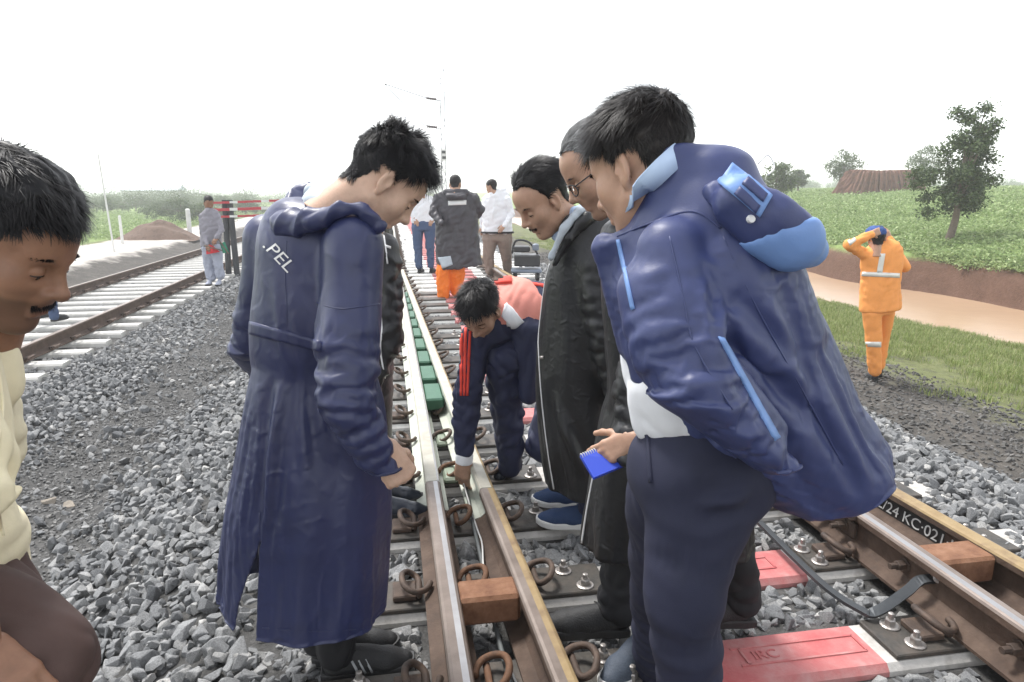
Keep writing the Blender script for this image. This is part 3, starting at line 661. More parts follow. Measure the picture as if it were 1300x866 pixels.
# soil mound
def mound(px, D, w, h, label):
    x, y = far_xy(px, D); n = 22; V = []; F = []
    for i in range(n+1):
        for j in range(n+1):
            a, b = i/n*2-1, j/n*2-1; r = math.hypot(a, b*1.1); zz = max(0, 1-r)**.8
            nn = float(perlin(np.array([[a*3+px, b*3, .3]]))[0]); V.append((x+a*w, y+b*w*.7, float(gz(x, y))-.08+h*zz*(1+nn*.5)))
    F = [(i*(n+1)+j, (i+1)*(n+1)+j, (i+1)*(n+1)+j+1, i*(n+1)+j+1) for i in range(n) for j in range(n)]
    tag(link('soil_mound', mesh('soil_mound', V, F, True), M['soil']), label, 'soil mound')
M['soil'] = mat('turned_soil', (.10, .065, .045), .95, var=[(.14, .09, .065), (.07, .045, .032)], vscale=4, bump=.5, bscale=12)
mound(195, 33, 1.9, .95, 'brown soil mound beside the pale dirt road')
# flat-topped brown heap on the field
hx, hy = far_xy(1114, 58); hz = float(gz(hx, hy, False))-.1
M['heap'] = mat('reddish_brown_thatch', (.10, .045, .03), .95, var=[(.16, .075, .05), (.075, .035, .026)], vscale=2.5, bump=.6, bscale=8)
heap = empty('heap', (hx, hy, hz), 'reddish brown flat-topped heap with ridged sides on the green field', 'heap')
V = []; F = []; n = 120; lv = [(1.0, 0), (.93, .35), (.86, .75), (.8, 1.15), (.735, 1.55), (.70, 1.72), (.0, 1.74)]
for s, z in lv:
    for k in range(n):
        a = 2*math.pi*k/n; rr = 1/max(abs(math.cos(a))**4+abs(math.sin(a))**4, 1e-6)**.25
        w = 1+(.02*math.sin(a*17)+.035*math.sin(a*31+1)+.02*rng.normal())*(0 if s == 0 else 1)
        c, s_ = math.cos(a)*rr*3.3*s*w, math.sin(a)*rr*2.2*s*w
        V.append(np.array([hx, hy, hz+z*1.12+.05*rng.normal()*(s > 0)*(z > 0)])+RT*c+FW*s_)
F = [(i*n+k, i*n+(k+1) % n, (i+1)*n+(k+1) % n, (i+1)*n+k) for i in range(len(lv)-1) for k in range(n)]
link('stack', mesh('stack', V, F), M['heap'], heap)
for k in range(13):
    a = -1+2*(k+.5)/13; b0 = np.array([hx, hy, hz])+RT*a*3.15-FW*2.22; b1 = np.array([hx, hy, hz+1.8])+RT*a*2.25-FW*1.6
    MB().tube(catmull([b0, (b0+b1)/2-FW*.06, b1], 4), .09*(1+.3*math.sin(k*5)), 6).build('rib', M['heap'], heap, True)
# ------------------------------------------------------------------ overhead-line masts, posts, barrier, track machine
M['galv'] = mat('galvanised_steel', (.26, .27, .28), .5, .3, var=[(.2, .21, .22)], vscale=3)
M['insul'] = mat('brown_insulator', (.09, .07, .065), .3)
def mast(px, D, H, label, arms=True):
    x, y = far_xy(px, D); z = float(gz(x, y, False)); t = empty('overhead_line_mast', (x, y, z), label, 'mast', 'overhead line masts')
    mb = MB()
    for s in (-1, 1): mb.box((x+s*.11, y, z+H/2), (.045, .12, H))
    k = 0; zz = .3
    while zz < H-.5:
        d = .22 if k % 2 == 0 else -.22; ang = math.atan2(.7, d)
        mb.box((x, y-.065, z+zz+.35), (math.hypot(.7, .22), .012, .03), R=Matrix.Rotation(-ang, 3, 'Y')); zz += .7; k += 1
    mb.build('post', M['galv'], t)
    if arms:
        MB().tube([(x-.1, y, z+H*.80), (x-.9, y, z+H*.82), (x-3.0, y, z+H*.90)], .03, 6).tube([(x-.1, y, z+H*.62), (x-1.0, y, z+H*.645), (x-3.0, y, z+H*.90)], .028, 6).tube([(x-1.6, y, z+H*.7), (x-3.3, y, z+H*.66)], .02, 6).build('bracket', M['galv'], t)
        for zz in (.81, .63):
            pts = [(r_, d_) for d_ in np.linspace(0, .55, 13) for r_ in [.10 if int(round(d_/.0459)) % 2 else .045]]
            MB().lathe((x-.3, y, z+H*zz), pts, 10, (-1, 0, .1)).build('insulator', M['insul'], t)
    b = MB(); b.box((x, y-.09, z+H*.45), (.34, .02, .62)); b.build('number_plate', M['wplate'], t)
    MB().box((x, y-.103, z+H*.45+.15), (.2, .006, .14)).box((x+.02, y-.103, z+H*.45-.13), (.2, .006, .14)).build('plate_mark', M['black_paint'], t)
M['wplate'] = mat('white_enamel_plate', (.6, .6, .58), .5)
mast(564, 38, 7.9, 'lattice overhead line mast with insulators behind the men on the track')
mast(545, 100, 8.2, 'far small overhead line mast beyond the lattice one, left of it')
M['whitepost'] = mat('white_painted_post', (.72, .72, .70), .6, var=[(.6, .6, .57)], vscale=4)
for px, D, H, r_, tilt, lab in ((136, 25.5, 3.7, .032, -.04, 'tall thin white pole leaning slightly beside the dirt road'), (148, 30, 1.3, .06, 0, 'short white post behind the tall pole'), (236, 34, 1.45, .11, 0, 'short white marker post near the soil mound')):
    x, y = far_xy(px, D); z = float(gz(x, y))
    MB().lathe((x, y, z-.1), [(r_, 0), (r_, H*.97), (r_*.6, H), (r_*.2, H+.01)], 10, (tilt, 0, 1)).build('post', M['whitepost']).name = 'marker_post'
    tag(bpy.data.objects[-1] if False else [o for o in COL.objects if o.name.startswith('marker_post')][-1], lab, 'post')
# pale shed far left
x, y = far_xy(195, 120); z = float(gz(x, y)); sh = empty('shed', (x, y, z), 'pale long low shed in the haze above the soil mound', 'shed')
M['shed'] = mat('pale_sheet_metal', (.45, .5, .55), .6)
MB().box((x, y, z+1.3), (9, 4, 2.6)).build('wall', M['wplate'], sh); MB().add([(x-4.8, y-2.4, z+2.6), (x+4.8, y-2.4, z+2.6), (x+4.8, y, z+3.6), (x-4.8, y, z+3.6), (x-4.8, y+2.4, z+2.6), (x+4.8, y+2.4, z+2.6)], [(0, 1, 2, 3), (3, 2, 5, 4), (0, 3, 4), (1, 5, 2), (0, 4, 5, 1)]).build('roof', M['shed'], sh)
# red and white barrier
M['redp'] = mat('red_painted_steel', (.45, .035, .05), .5, var=[(.4, .05, .06)], vscale=6); M['darkpost'] = mat('dark_steel_post', (.03, .032, .036), .6)
bc = at(300, 300, 16.5); bz = float(gz(bc[0], bc[1], False)); bar = empty('barrier', (bc[0], bc[1], bz), 'red and white barrier of horizontal bars on dark posts', 'barrier')
def bpt(px, py, D=16.5): return at(px, py, D)
for py, th in ((256, .05), (265, .065), (274, .05)):
    a = bpt(262, py+2); b = bpt(372, py-2); n = 11
    for i in range(n):
        p, q = a+(b-a)*i/n, a+(b-a)*(i+1)/n
        MB().box((p+q)/2, (np.linalg.norm(q-p)-.002, .05, th), R=Matrix.Rotation(-YAW, 3, 'Z')).build('bar_section', M['whitepost'] if i % 4 == 3 else M['redp'], bar)
for px, dx in ((286, 0), (292, 5), (352, 0)):
    t_ = bpt(px, 262, 16.56); g = bpt(px+dx, 300, 16.56); g[2] = bz-.05; MB().tube([g, t_+[0, 0, .15]], .07, 8).build('post', M['darkpost'], bar)
# small motor machine standing on the track
mc = onz(668, 348, .1); mb_ = empty('track_machine', (mc[0], mc[1], .19), 'black boxy motor machine standing on the track behind the bending man', 'machine')
M['blackm'] = mat('black_machine_paint', (.02, .021, .024), .4, var=[(.035, .035, .037)], vscale=8); M['greym'] = mat('grey_blue_cover', (.16, .19, .24), .5)
D_ = mc.dot(FW)
def mbx(px, py, sx, sy, sz_, m, name, dD=0, bev=.02): MB().box(at(px, py, D_+dD), (sx, sy, sz_), R=Matrix.Rotation(-YAW, 3, 'Z'), bev=bev).build(name, m, mb_)
mbx(669, 330, .46, .4, .2, M['blackm'], 'engine_block'); mbx(662, 316, .3, .25, .1, M['blackm'], 'motor_cover', 0); mbx(668, 343, .55, .45, .06, M['greym'], 'base_frame')
MB().tube(catmull([at(650, 322, D_), at(655, 306, D_), at(672, 308, D_), at(684, 325, D_)], 5), .02, 7).build('handle', M['blackm'], mb_, True)
MB().lathe(at(680, 318, D_-.1), [(.05, 0), (.06, .02), (.06, .1), (.03, .12)], 12).build('air_filter', M['greym'], mb_)
for s in (-.2, .2): MB().lathe(at(668, 350, D_)+RT*s-FW*.0, [(.08, -.03), (.1, -.02), (.1, .02), (.08, .03)], 14, (1, 0, 0)).build('wheel', M['blackm'], mb_)

# ------------------------------------------------------------------ damp air: one even volume round the whole place
hz_m = bpy.data.materials.new('damp_haze'); hz_m.use_nodes = True; hn = hz_m.node_tree.nodes; hn.remove(hn['Principled BSDF'])
pv = hn.new('ShaderNodeVolumePrincipled'); pv.inputs['Color'].default_value = (.96, .97, .98, 1); pv.inputs['Density'].default_value = HAZE; pv.inputs['Anisotropy'].default_value = .35
hz_m.node_tree.links.new(pv.outputs[0], hn['Material Output'].inputs['Volume'])
tag(MB().box((0, 600, 6.), (1600, 2000, 18)).build('haze', hz_m), 'pale damp haze hanging over the whole place', 'haze', kind='stuff')
# ------------------------------------------------------------------ figure toolkit: smooth-blended solids meshed with surface nets
class Solid:
    def __init__(s, lo, hi, h):
        s.lo = np.asarray(lo, float); s.h = h; s.n = np.maximum(np.ceil((np.asarray(hi, float)-s.lo)/h).astype(int)+1, 4)
        s.ax = [(s.lo[i]+h*np.arange(s.n[i])).astype(np.float32) for i in range(3)]; s.D = np.full(s.n, 1., np.float32)
    def like(s):
        T = Solid.__new__(Solid); T.lo, T.h, T.n, T.ax = s.lo, s.h, s.n, s.ax; T.D = np.full(s.n, 1., np.float32); return T
    def _sl(s, lo, hi, m):
        a = np.clip(np.floor((np.asarray(lo)-m-s.lo)/s.h).astype(int), 0, s.n); b = np.clip(np.ceil((np.asarray(hi)+m-s.lo)/s.h).astype(int)+1, 0, s.n)
        return tuple(slice(a[i], b[i]) for i in range(3))
    def op(s, prim, k=.0, mode='add'):
        lo, hi, fn = prim; sl = s._sl(lo, hi, max(k, 0)+4*s.h)
        if any(q.start >= q.stop for q in sl): return s
        X, Y, Z = s.ax[0][sl[0]][:, None, None], s.ax[1][sl[1]][None, :, None], s.ax[2][sl[2]][None, None, :]
        d = fn(X, Y, Z).astype(np.float32); a = s.D[sl]
        if mode == 'add':
            r = np.minimum(a, d)
            if k > 0: q = np.maximum(k-np.abs(a-d), 0)/k; r = r-q*q*k*.25
        else:
            d = -d; r = np.maximum(a, d)
            if k > 0: q = np.maximum(k-np.abs(a-d), 0)/k; r = r+q*q*k*.25
        s.D[sl] = r; return s
    def add(s, prim, k=.02): return s.op(prim, k, 'add')
    def sub(s, prim, k=.01): return s.op(prim, k, 'sub')
    def mesh(s, smooth=1):
        D = s.D.copy(); D[0] = D[-1] = 1; D[:, 0] = D[:, -1] = 1; D[:, :, 0] = D[:, :, -1] = 1
        ins = D < 0; c = np.zeros(np.array(D.shape)-1, np.uint8)
        for i in (0, 1):
            for j in (0, 1):
                for k in (0, 1): c += ins[i:i+c.shape[0], j:j+c.shape[1], k:k+c.shape[2]]
        act = (c > 0) & (c < 8); I = np.argwhere(act); idx = np.full(c.shape, -1, np.int64); idx[act] = np.arange(len(I))
        acc = np.zeros((len(I), 3)); cnt = np.zeros(len(I)); cor = {}
        for i in (0, 1):
            for j in (0, 1):
                for k in (0, 1): cor[(i, j, k)] = D[I[:, 0]+i, I[:, 1]+j, I[:, 2]+k].astype(float)
        for a in cor:
            for ax in range(3):
                if a[ax] == 0:
                    b = list(a); b[ax] = 1; da, db = cor[a], cor[tuple(b)]; m = (da < 0) != (db < 0)
                    t = np.where(m, da/np.where(m, da-db, 1), 0); p = np.tile(np.array(a, float), (len(I), 1)); p[:, ax] = t
                    acc[m] += p[m]; cnt[m] += 1
        V = s.lo+(I+acc/cnt[:, None])*s.h; F = []
        for ax in range(3):
            u, v = (ax+1) % 3, (ax+2) % 3
            a = np.take(ins, range(0, D.shape[ax]-1), ax); b = np.take(ins, range(1, D.shape[ax]), ax); E = np.argwhere(a != b)
            E = E[(E[:, u] > 0) & (E[:, v] > 0) & (E[:, u] < D.shape[u]-1) & (E[:, v] < D.shape[v]-1)]
            inside = ins[E[:, 0], E[:, 1], E[:, 2]]; q = []
            for du, dv in ((1, 1), (0, 1), (0, 0), (1, 0)):
                e = E.copy(); e[:, u] -= du; e[:, v] -= dv; q.append(idx[e[:, 0], e[:, 1], e[:, 2]])
            q = np.stack(q, 1); q[~inside] = q[~inside][:, ::-1]; F.append(q)
        F = np.concatenate(F); F = F[(F >= 0).all(1)]
        return relax(V, F, smooth), F
def relax(V, F, it):
    if it <= 0: return V
    e = np.concatenate([F[:, [0, 1]], F[:, [1, 2]], F[:, [2, 3]], F[:, [3, 0]]]); deg = np.bincount(e.ravel(), minlength=len(V))
    for _ in range(it):
        A = np.stack([np.bincount(e[:, 0], V[e[:, 1], k], len(V))+np.bincount(e[:, 1], V[e[:, 0], k], len(V)) for k in range(3)], 1)
        V = .45*V+.55*A/np.maximum(deg, 1)[:, None]
    return V
def normals(V, F):
    n = np.cross(V[F[:, 2]]-V[F[:, 0]], V[F[:, 3]]-V[F[:, 1]]); N = np.stack([sum(np.bincount(F[:, j], n[:, k], len(V)) for j in range(4)) for k in range(3)], 1)
    return N/(np.linalg.norm(N, axis=1)[:, None]+1e-12)
def cone(p0, r0, p1, r1, flat=None):
    p0 = np.asarray(p0, float); p1 = np.asarray(p1, float); ax = p1-p0; L2 = max(ax.dot(ax), 1e-9); m = max(r0, r1)
    def fn(X, Y, Z):
        x, y, z = X-p0[0], Y-p0[1], Z-p0[2]; t = np.clip((x*ax[0]+y*ax[1]+z*ax[2])/L2, 0, 1); x, y, z = x-t*ax[0], y-t*ax[1], z-t*ax[2]
        q = x*x+y*y+z*z
        if flat is not None:
            f, sc = flat; f = nrm(f); w = x*f[0]+y*f[1]+z*f[2]; q = q+w*w*(1/sc**2-1)
        return np.sqrt(q)-(r0+t*(r1-r0))
    return np.minimum(p0, p1)-m, np.maximum(p0, p1)+m, fn
def ell(c, r, R=None):
    c = np.asarray(c, float); r = np.asarray(r, float); R = np.eye(3) if R is None else np.asarray(R, float); m = r.max()
    def fn(X, Y, Z):
        x, y, z = X-c[0], Y-c[1], Z-c[2]
        a = (x*R[0, 0]+y*R[1, 0]+z*R[2, 0])/r[0]; b = (x*R[0, 1]+y*R[1, 1]+z*R[2, 1])/r[1]; g = (x*R[0, 2]+y*R[1, 2]+z*R[2, 2])/r[2]
        k0 = np.sqrt(a*a+b*b+g*g); k1 = np.sqrt((a/r[0])**2+(b/r[1])**2+(g/r[2])**2)+1e-9
        return k0*(k0-1)/k1
    return c-m, c+m, fn
def halfspace(p, n, lo, hi):
    p = np.asarray(p, float); n = nrm(n); return np.asarray(lo), np.asarray(hi), lambda X, Y, Z: (X-p[0])*n[0]+(Y-p[1])*n[1]+(Z-p[2])*n[2]
def loft_prims(rings, mod=None, sub=3, pw=2.):
    """rings: (centre, half-axis A, half-axis B); one flat-ended blended tube"""
    C = np.array([r[0] for r in rings]); A = np.array([r[1] for r in rings]); B = np.array([r[2] for r in rings])
    C, A, B = (catmull(q, sub) for q in (C, A, B)); n = len(C); out = []
    for i in range(n-1):
        def seg(i=i):
            c0, ax, A0, A1, B0, B1 = C[i], C[i+1]-C[i], A[i], A[i+1], B[i], B[i+1]; L2 = ax.dot(ax)+1e-12; L = math.sqrt(L2); t0 = 0 if i == 0 else -.7; t1 = 1 if i == n-2 else 1.7
            m = max(np.linalg.norm(A0), np.linalg.norm(A1), np.linalg.norm(B0), np.linalg.norm(B1))*1.15
            def fn(X, Y, Z):
                x, y, z = X-c0[0], Y-c0[1], Z-c0[2]; tr = (x*ax[0]+y*ax[1]+z*ax[2])/L2; t = np.clip(tr, t0, t1); w = np.abs(tr-t)*L
                tt = np.clip(t, -.5, 1.5)
                x, y, z = x-t*ax[0], y-t*ax[1], z-t*ax[2]
                a = [A0[k]+tt*(A1[k]-A0[k]) for k in range(3)]; b = [B0[k]+tt*(B1[k]-B0[k]) for k in range(3)]
                a2 = a[0]**2+a[1]**2+a[2]**2; b2 = b[0]**2+b[1]**2+b[2]**2
                u = (x*a[0]+y*a[1]+z*a[2])/a2; v = (x*b[0]+y*b[1]+z*b[2])/b2
                rad = (np.sqrt(u*u+v*v) if pw == 2 else (np.abs(u)**pw+np.abs(v)**pw)**(1/pw))+1e-6
                sc = np.sqrt(u*u*a2+v*v*b2)/rad
                if mod is not None: rad = rad/mod(np.arctan2(v, u), (i+tt)/(n-1))
                d = (rad-1)*sc
                return np.maximum(d, np.where(w > 0, w, -1))
            pts = np.stack([c0, C[i+1]])
            return pts.min(0)-m, pts.max(0)+m, fn
        out.append(seg())
    return out
def add_loft(S, rings, k=.02, **kw):
    """the whole loft is built on its own grid first, then blended in once"""
    T = S.like()
    for p in loft_prims(rings, **kw): T.op(p, 0, 'add')
    for _ in range(3):
        for ax in range(3):
            D = T.D; T.D = .5*D+.25*(np.concatenate([D.take([0], ax), D.take(range(D.shape[ax]-1), ax)], ax)+np.concatenate([D.take(range(1, D.shape[ax]), ax), D.take([-1], ax)], ax))
    blend(S, T.D, k)
def blend(S, D, k, mode='add'):
    if mode == 'add':
        r = np.minimum(S.D, D)
        if k > 0: q = np.maximum(k-np.abs(S.D-D), 0)/k; r = r-q*q*k*.25
    else:
        r = np.maximum(S.D, -D)
    S.D = r
def carve_loft(S, rings, **kw):
    T = S.like()
    for p in loft_prims(rings, **kw): T.op(p, 0, 'add')
    blend(S, T.D, 0, 'sub')
def ring(l, r, D, b, Dr=None, fdir=None):
    """ring through the silhouette points l and r at depth D, half thickness b"""
    P0 = at(*l, D); P1 = at(*r, D if Dr is None else Dr); return (P0+P1)/2, (P1-P0)/2, (FW if fdir is None else nrm(fdir))*b
# --- cloth folds: displacement along the normal
def billow(q, seed): return np.abs(perlin(q, seed))*3.4-.7
def f_noise(amp, axis, fa, fc, seed=0, c=None, R=None):
    ax = nrm(axis); u = nrm(np.cross(ax, [.31, .2, .93])); w = np.cross(ax, u)
    def f(P, N):
        q = np.stack([P@ax*fa, P@u*fc, P@w*fc], 1); q = q+.55*np.stack([perlin(q*.6+7, seed+5), perlin(q*.6+19, seed+6), perlin(q*.6+31, seed+7)], 1)
        v = amp*billow(q, seed)
        if c is not None: v *= np.exp(-(np.linalg.norm(P-np.asarray(c), axis=1)/R)**2)
        return v
    return f
def f_seg(p0, p1, amp, w):
    p0 = np.asarray(p0, float); p1 = np.asarray(p1, float); ax = p1-p0; L2 = ax.dot(ax)
    def f(P, N):
        t = np.clip((P-p0)@ax/L2, 0, 1); d = np.linalg.norm(P-p0-t[:, None]*ax, axis=1)/w
        return 1.5*amp*(np.exp(-d*d)-.55*np.exp(-(d-1.7)**2))*np.clip(4*t*(1-t), 0, 1)**.6
    return f
def f_limb(p0, p1, amp, pitch, seed=0, R=.14, t0=-.2, t1=1.2):
    p0 = np.asarray(p0, float); p1 = np.asarray(p1, float); ax = p1-p0; L = np.linalg.norm(ax); ax = ax/L; u = nrm(np.cross(ax, [.3, .5, .8])); v = np.cross(ax, u)
    def f(P, N):
        q = P-p0; s = q@ax; d = np.linalg.norm(q-s[:, None]*ax, axis=1); th = np.arctan2(q@v, q@u)
        Q = np.stack([s/pitch+.5*np.sin(th+seed)+.3*np.sin(2*th+seed*2), np.cos(th)*.9, np.sin(th)*.9+seed*3.1], 1)
        w = np.clip((s/L-t0)/.15, 0, 1)*np.clip((t1-s/L)/.15, 0, 1)*np.exp(-(d/R)**6)
        return amp*billow(Q, seed)*w
    return f
def f_crisp(amp, axis, pitch, w, seed=0, c=None, R=None, spread=.6):
    """thin sharp creases of nylon running roughly along axis, in patches of differing direction"""
    r = np.random.default_rng(seed+900); ax = nrm(axis)
    ds = []
    for i in range(4):
        a = nrm(ax+spread*r.normal(size=3)); d = nrm(np.cross(a, nrm(r.normal(size=3)))); ds.append((d, r.uniform(0, 9)))
    def f(P, N):
        q = P*5.0; wp = P+.035*np.stack([perlin(q+3.3, seed+1), perlin(q+17.7, seed+2), perlin(q+41.1, seed+3)], 1); out = np.zeros(len(P))
        for i, (d, ph) in enumerate(ds):
            s = wp@d/pitch+ph; k = np.abs(s-np.round(s))*pitch/w; m = np.clip(perlin(P*[3.6, 3.6, 3.6]+ph*7, seed+11+i)*3.2+.1, 0, 1)
            out += m*(np.exp(-k*1.25)*1.25-.25*np.exp(-(k-2)**2*.5))
        out *= amp
        if c is not None: out *= np.exp(-(np.linalg.norm(P-np.asarray(c), axis=1)/R)**2)
        return out
    return f
BV = {}
def sdf_at(S, P):
    q = np.clip((P-S.lo)/S.h, 0, S.n-1.001); i = q.astype(int); f = q-i; out = np.zeros(len(P))
    for a in (0, 1):
        for b in (0, 1):
            for c in (0, 1): out += S.D[i[:, 0]+a, i[:, 1]+b, i[:, 2]+c]*np.where(a, f[:, 0], 1-f[:, 0])*np.where(b, f[:, 1], 1-f[:, 1])*np.where(c, f[:, 2], 1-f[:, 2])
    return out
def drape(V, F, S, bones, its=220, anchor=.006, inner=.02, grav=.0004, bend=.10, seed=.006, outer=.03, hold=None):
    """quasi-static cloth: every garment gets some spare length along and around its limbs, then settles into folds"""
    E = np.concatenate([F[:, [0, 1]], F[:, [1, 2]], F[:, [2, 3]], F[:, [3, 0]]]); E = np.unique(np.sort(E, 1), axis=0)
    G = np.concatenate([F[:, [0, 2]], F[:, [1, 3]]]); A = np.concatenate([E, G]); wt = np.concatenate([np.ones(len(E)), .6*np.ones(len(G))])
    d = V[A[:, 1]]-V[A[:, 0]]; L = np.linalg.norm(d, axis=1); mid = (V[A[:, 0]]+V[A[:, 1]])/2; best = np.full(len(A), 1e9); ax = np.zeros((len(A), 3)); eL = np.zeros(len(A)); eC = np.zeros(len(A)); axv = None
    vb = np.full(len(V), 1e9); vax = np.zeros((len(V), 3)); vfa = np.zeros(len(V)); vfc = np.zeros(len(V)); vbd = np.zeros(len(V))
    for bn in bones:
        p0, p1, l, c, r = bn[:5]
        p0, p1 = np.asarray(p0, float), np.asarray(p1, float); u = p1-p0; n2 = u.dot(u); t = np.clip((mid-p0)@u/n2, 0, 1); q = np.linalg.norm(mid-p0-t[:, None]*u, axis=1)/r; m = q < best
        tv = np.clip((V-p0)@u/n2, 0, 1); qv = np.linalg.norm(V-p0-tv[:, None]*u, axis=1)/r; mv = qv < vb; vb[mv] = qv[mv]; vax[mv] = u/math.sqrt(n2); vbd[mv] = bn[5] if len(bn) > 5 else bend
        lm = float(np.mean(l(np.linspace(0, 1, 5)))) if callable(l) else l; cm = c if not callable(c) else float(np.mean(c(np.linspace(0, 1, 5)))); vfa[mv], vfc[mv] = (2.2, 7.5) if cm > lm else (13., 5.)
        best[m] = q[m]; ax[m] = u/math.sqrt(n2); eL[m] = l(t[m]) if callable(l) else l; eC[m] = c(t[m]) if callable(c) else c
    cc = ((d/L[:, None]*ax).sum(1))**2; eC = eC*np.clip(.75+2.6*perlin(mid*3.3+11, 55), .1, 2.2); L0 = L*(1+eL*cc+eC*(1-cc))
    N = normals(V, F); O = V.copy()
    al = (V*vax).sum(1)[:, None]*vax; Q = al*vfa[:, None]+(V-al)*vfc[:, None]; V = V+N*(seed*(perlin(Q, 71)+.5*perlin(Q*2.1+5, 72))*2.2)[:, None]; vbd = vbd[:, None]
    deg = np.bincount(A[:, 0], wt, len(V))+np.bincount(A[:, 1], wt, len(V)); e2 = E; dg2 = np.bincount(e2.ravel(), minlength=len(V))
    H = None if hold is None else np.clip(hold(O), 0, 1)[:, None]
    for k in range(its):
        V = V+[0, 0, -grav]
        d = V[A[:, 1]]-V[A[:, 0]]; l = np.linalg.norm(d, axis=1)+1e-9; c = d*((l-L0)/l*.5*wt)[:, None]
        X = np.stack([np.bincount(A[:, 0], c[:, j], len(V))-np.bincount(A[:, 1], c[:, j], len(V)) for j in range(3)], 1)/deg[:, None]
        V = V+1.7*X
        if k % 3 == 0 and bend:
            B = np.stack([np.bincount(e2[:, 0], V[e2[:, 1], j], len(V))+np.bincount(e2[:, 1], V[e2[:, 0], j], len(V)) for j in range(3)], 1)/dg2[:, None]; V = V+vbd*(B-V)
        V = V+anchor*(O-V)
        if H is not None: V = V+H*.3*(O-V)
        if k % 4 == 3 or k == its-1:
            sd_ = sdf_at(S, V); push = np.where(sd_ < -inner, -inner-sd_, np.where(sd_ > outer, outer-sd_, 0)); m = push != 0
            if m.any():
                g = np.stack([sdf_at(S, V[m]+np.eye(3)[j]*S.h)-sdf_at(S, V[m]-np.eye(3)[j]*S.h) for j in range(3)], 1); g /= np.linalg.norm(g, axis=1)[:, None]+1e-9
                V[m] = V[m]+g*push[m][:, None]
    return V
def open_hem(V, F, p, n, h):
    n = nrm(n); s = (V-np.asarray(p))@n; keep = ~(s[F] > -h).any(1); F = F[keep]
    e = np.concatenate([F[:, [0, 1]], F[:, [1, 2]], F[:, [2, 3]], F[:, [3, 0]]]); k = np.sort(e, 1); _, inv, cnt = np.unique(k, axis=0, return_inverse=True, return_counts=True); bd = np.unique(k[cnt[inv] == 1]); bd = bd[s[bd] > -3.2*h]
    V = V.copy(); V[bd] -= n[None]*(s[bd]+1.6*h)[:, None]; return compact(V, F)
def compact(V, F):
    u = np.unique(F); m = np.full(len(V), -1); m[u] = np.arange(len(u)); return V[u], m[F]
def cut_px(V, F, poly, Dmax):
    """slit: drops the faces seen inside the pixel polygon (near side only) and trims the edge to the polygon"""
    P = np.array(poly, float); c = V[F].mean(1); px, py, _ = project(c); D = c@FW
    def inside(x, y):
        o = np.ones(len(x), bool); ar = sum(P[i-1][0]*P[i][1]-P[i][0]*P[i-1][1] for i in range(len(P)))
        for i in range(len(P)):
            a, b = P[i-1], P[i]; o &= ((b[0]-a[0])*(y-a[1])-(b[1]-a[1])*(x-a[0]))*np.sign(ar) > 0
        return o
    F2 = F[~(inside(px, py) & (D < Dmax))]
    k = np.sort(np.concatenate([F2[:, [0, 1]], F2[:, [1, 2]], F2[:, [2, 3]], F2[:, [3, 0]]]), 1); u, cnt = np.unique(k, axis=0, return_counts=True); bd = np.unique(u[cnt == 1])
    x, y, _ = project(V[bd]); Db = V[bd]@FW; V = V.copy()
    for j, b_ in enumerate(bd):
        if Db[j] > Dmax: continue
        best = None
        for i in range(len(P)):
            a, b = P[i-1], P[i]; t = np.clip(((x[j]-a[0])*(b[0]-a[0])+(y[j]-a[1])*(b[1]-a[1]))/((b-a)@(b-a)), 0, 1); q = a+t*(b-a); dd = math.hypot(q[0]-x[j], q[1]-y[j])
            if best is None or dd < best[0]: best = (dd, q)
        if best[0] < 7: V[b_] = at(best[1][0], best[1][1], Db[j])
    return compact(V, F2)
def cloth(name, S, mats, parent, folds=(), smooth=1, mi=None, keep=None, post=0, sim=None, hem=None, cut=None, thick=.004, sub=1):
    V, F = S.mesh(smooth)
    if hem:
        for p_, n_ in hem: V, F = open_hem(V, F, p_, n_, S.h)
    if cut: V, F = cut_px(V, F, *cut)
    if folds:
        N = normals(V, F); d = np.zeros(len(V))
        for f in folds: d += f(V, N)
        V = V+N*d[:, None]
        if post: V = relax(V, F, post)
    if sim: V = drape(V, F, S, **sim)
    me = mesh(name, V, F, True, None if mi is None else mi(V[F].mean(1)))
    o = link(name, me, mats, parent)
    if sim:
        m = o.modifiers.new('s', 'SUBSURF'); m.levels = m.render_levels = sub
        if hem: m = o.modifiers.new('t', 'SOLIDIFY'); m.thickness = thick; m.offset = -1
        me2 = bpy.data.meshes.new_from_object(o.evaluated_get(bpy.context.evaluated_depsgraph_get())); o.modifiers.clear(); o.data = me2; me2.name = name
        me2.polygons.foreach_set('use_smooth', np.ones(len(me2.polygons), bool))
        V = np.empty(len(me2.vertices)*3, np.float32); me2.vertices.foreach_get('co', V); V = V.reshape(-1, 3); F = np.empty(len(me2.loops), np.int32); me2.loops.foreach_get('vertex_index', F); F = F.reshape(-1, 4)
    if keep: BV[keep] = BVHTree.FromPolygons(V.tolist(), F.tolist())
    return o
def hit(key, px, py):
    d = ray(px, py); d = d/np.linalg.norm(d)
    for k in (key if isinstance(key, (list, tuple)) else [key]):
        p, n, _, _ = BV[k].ray_cast(Vector(CAM), Vector(d))
        if p is not None:
            n = np.array(n); 
            if n.dot(d) > 0: n = -n
            return np.array(p), n
    return None
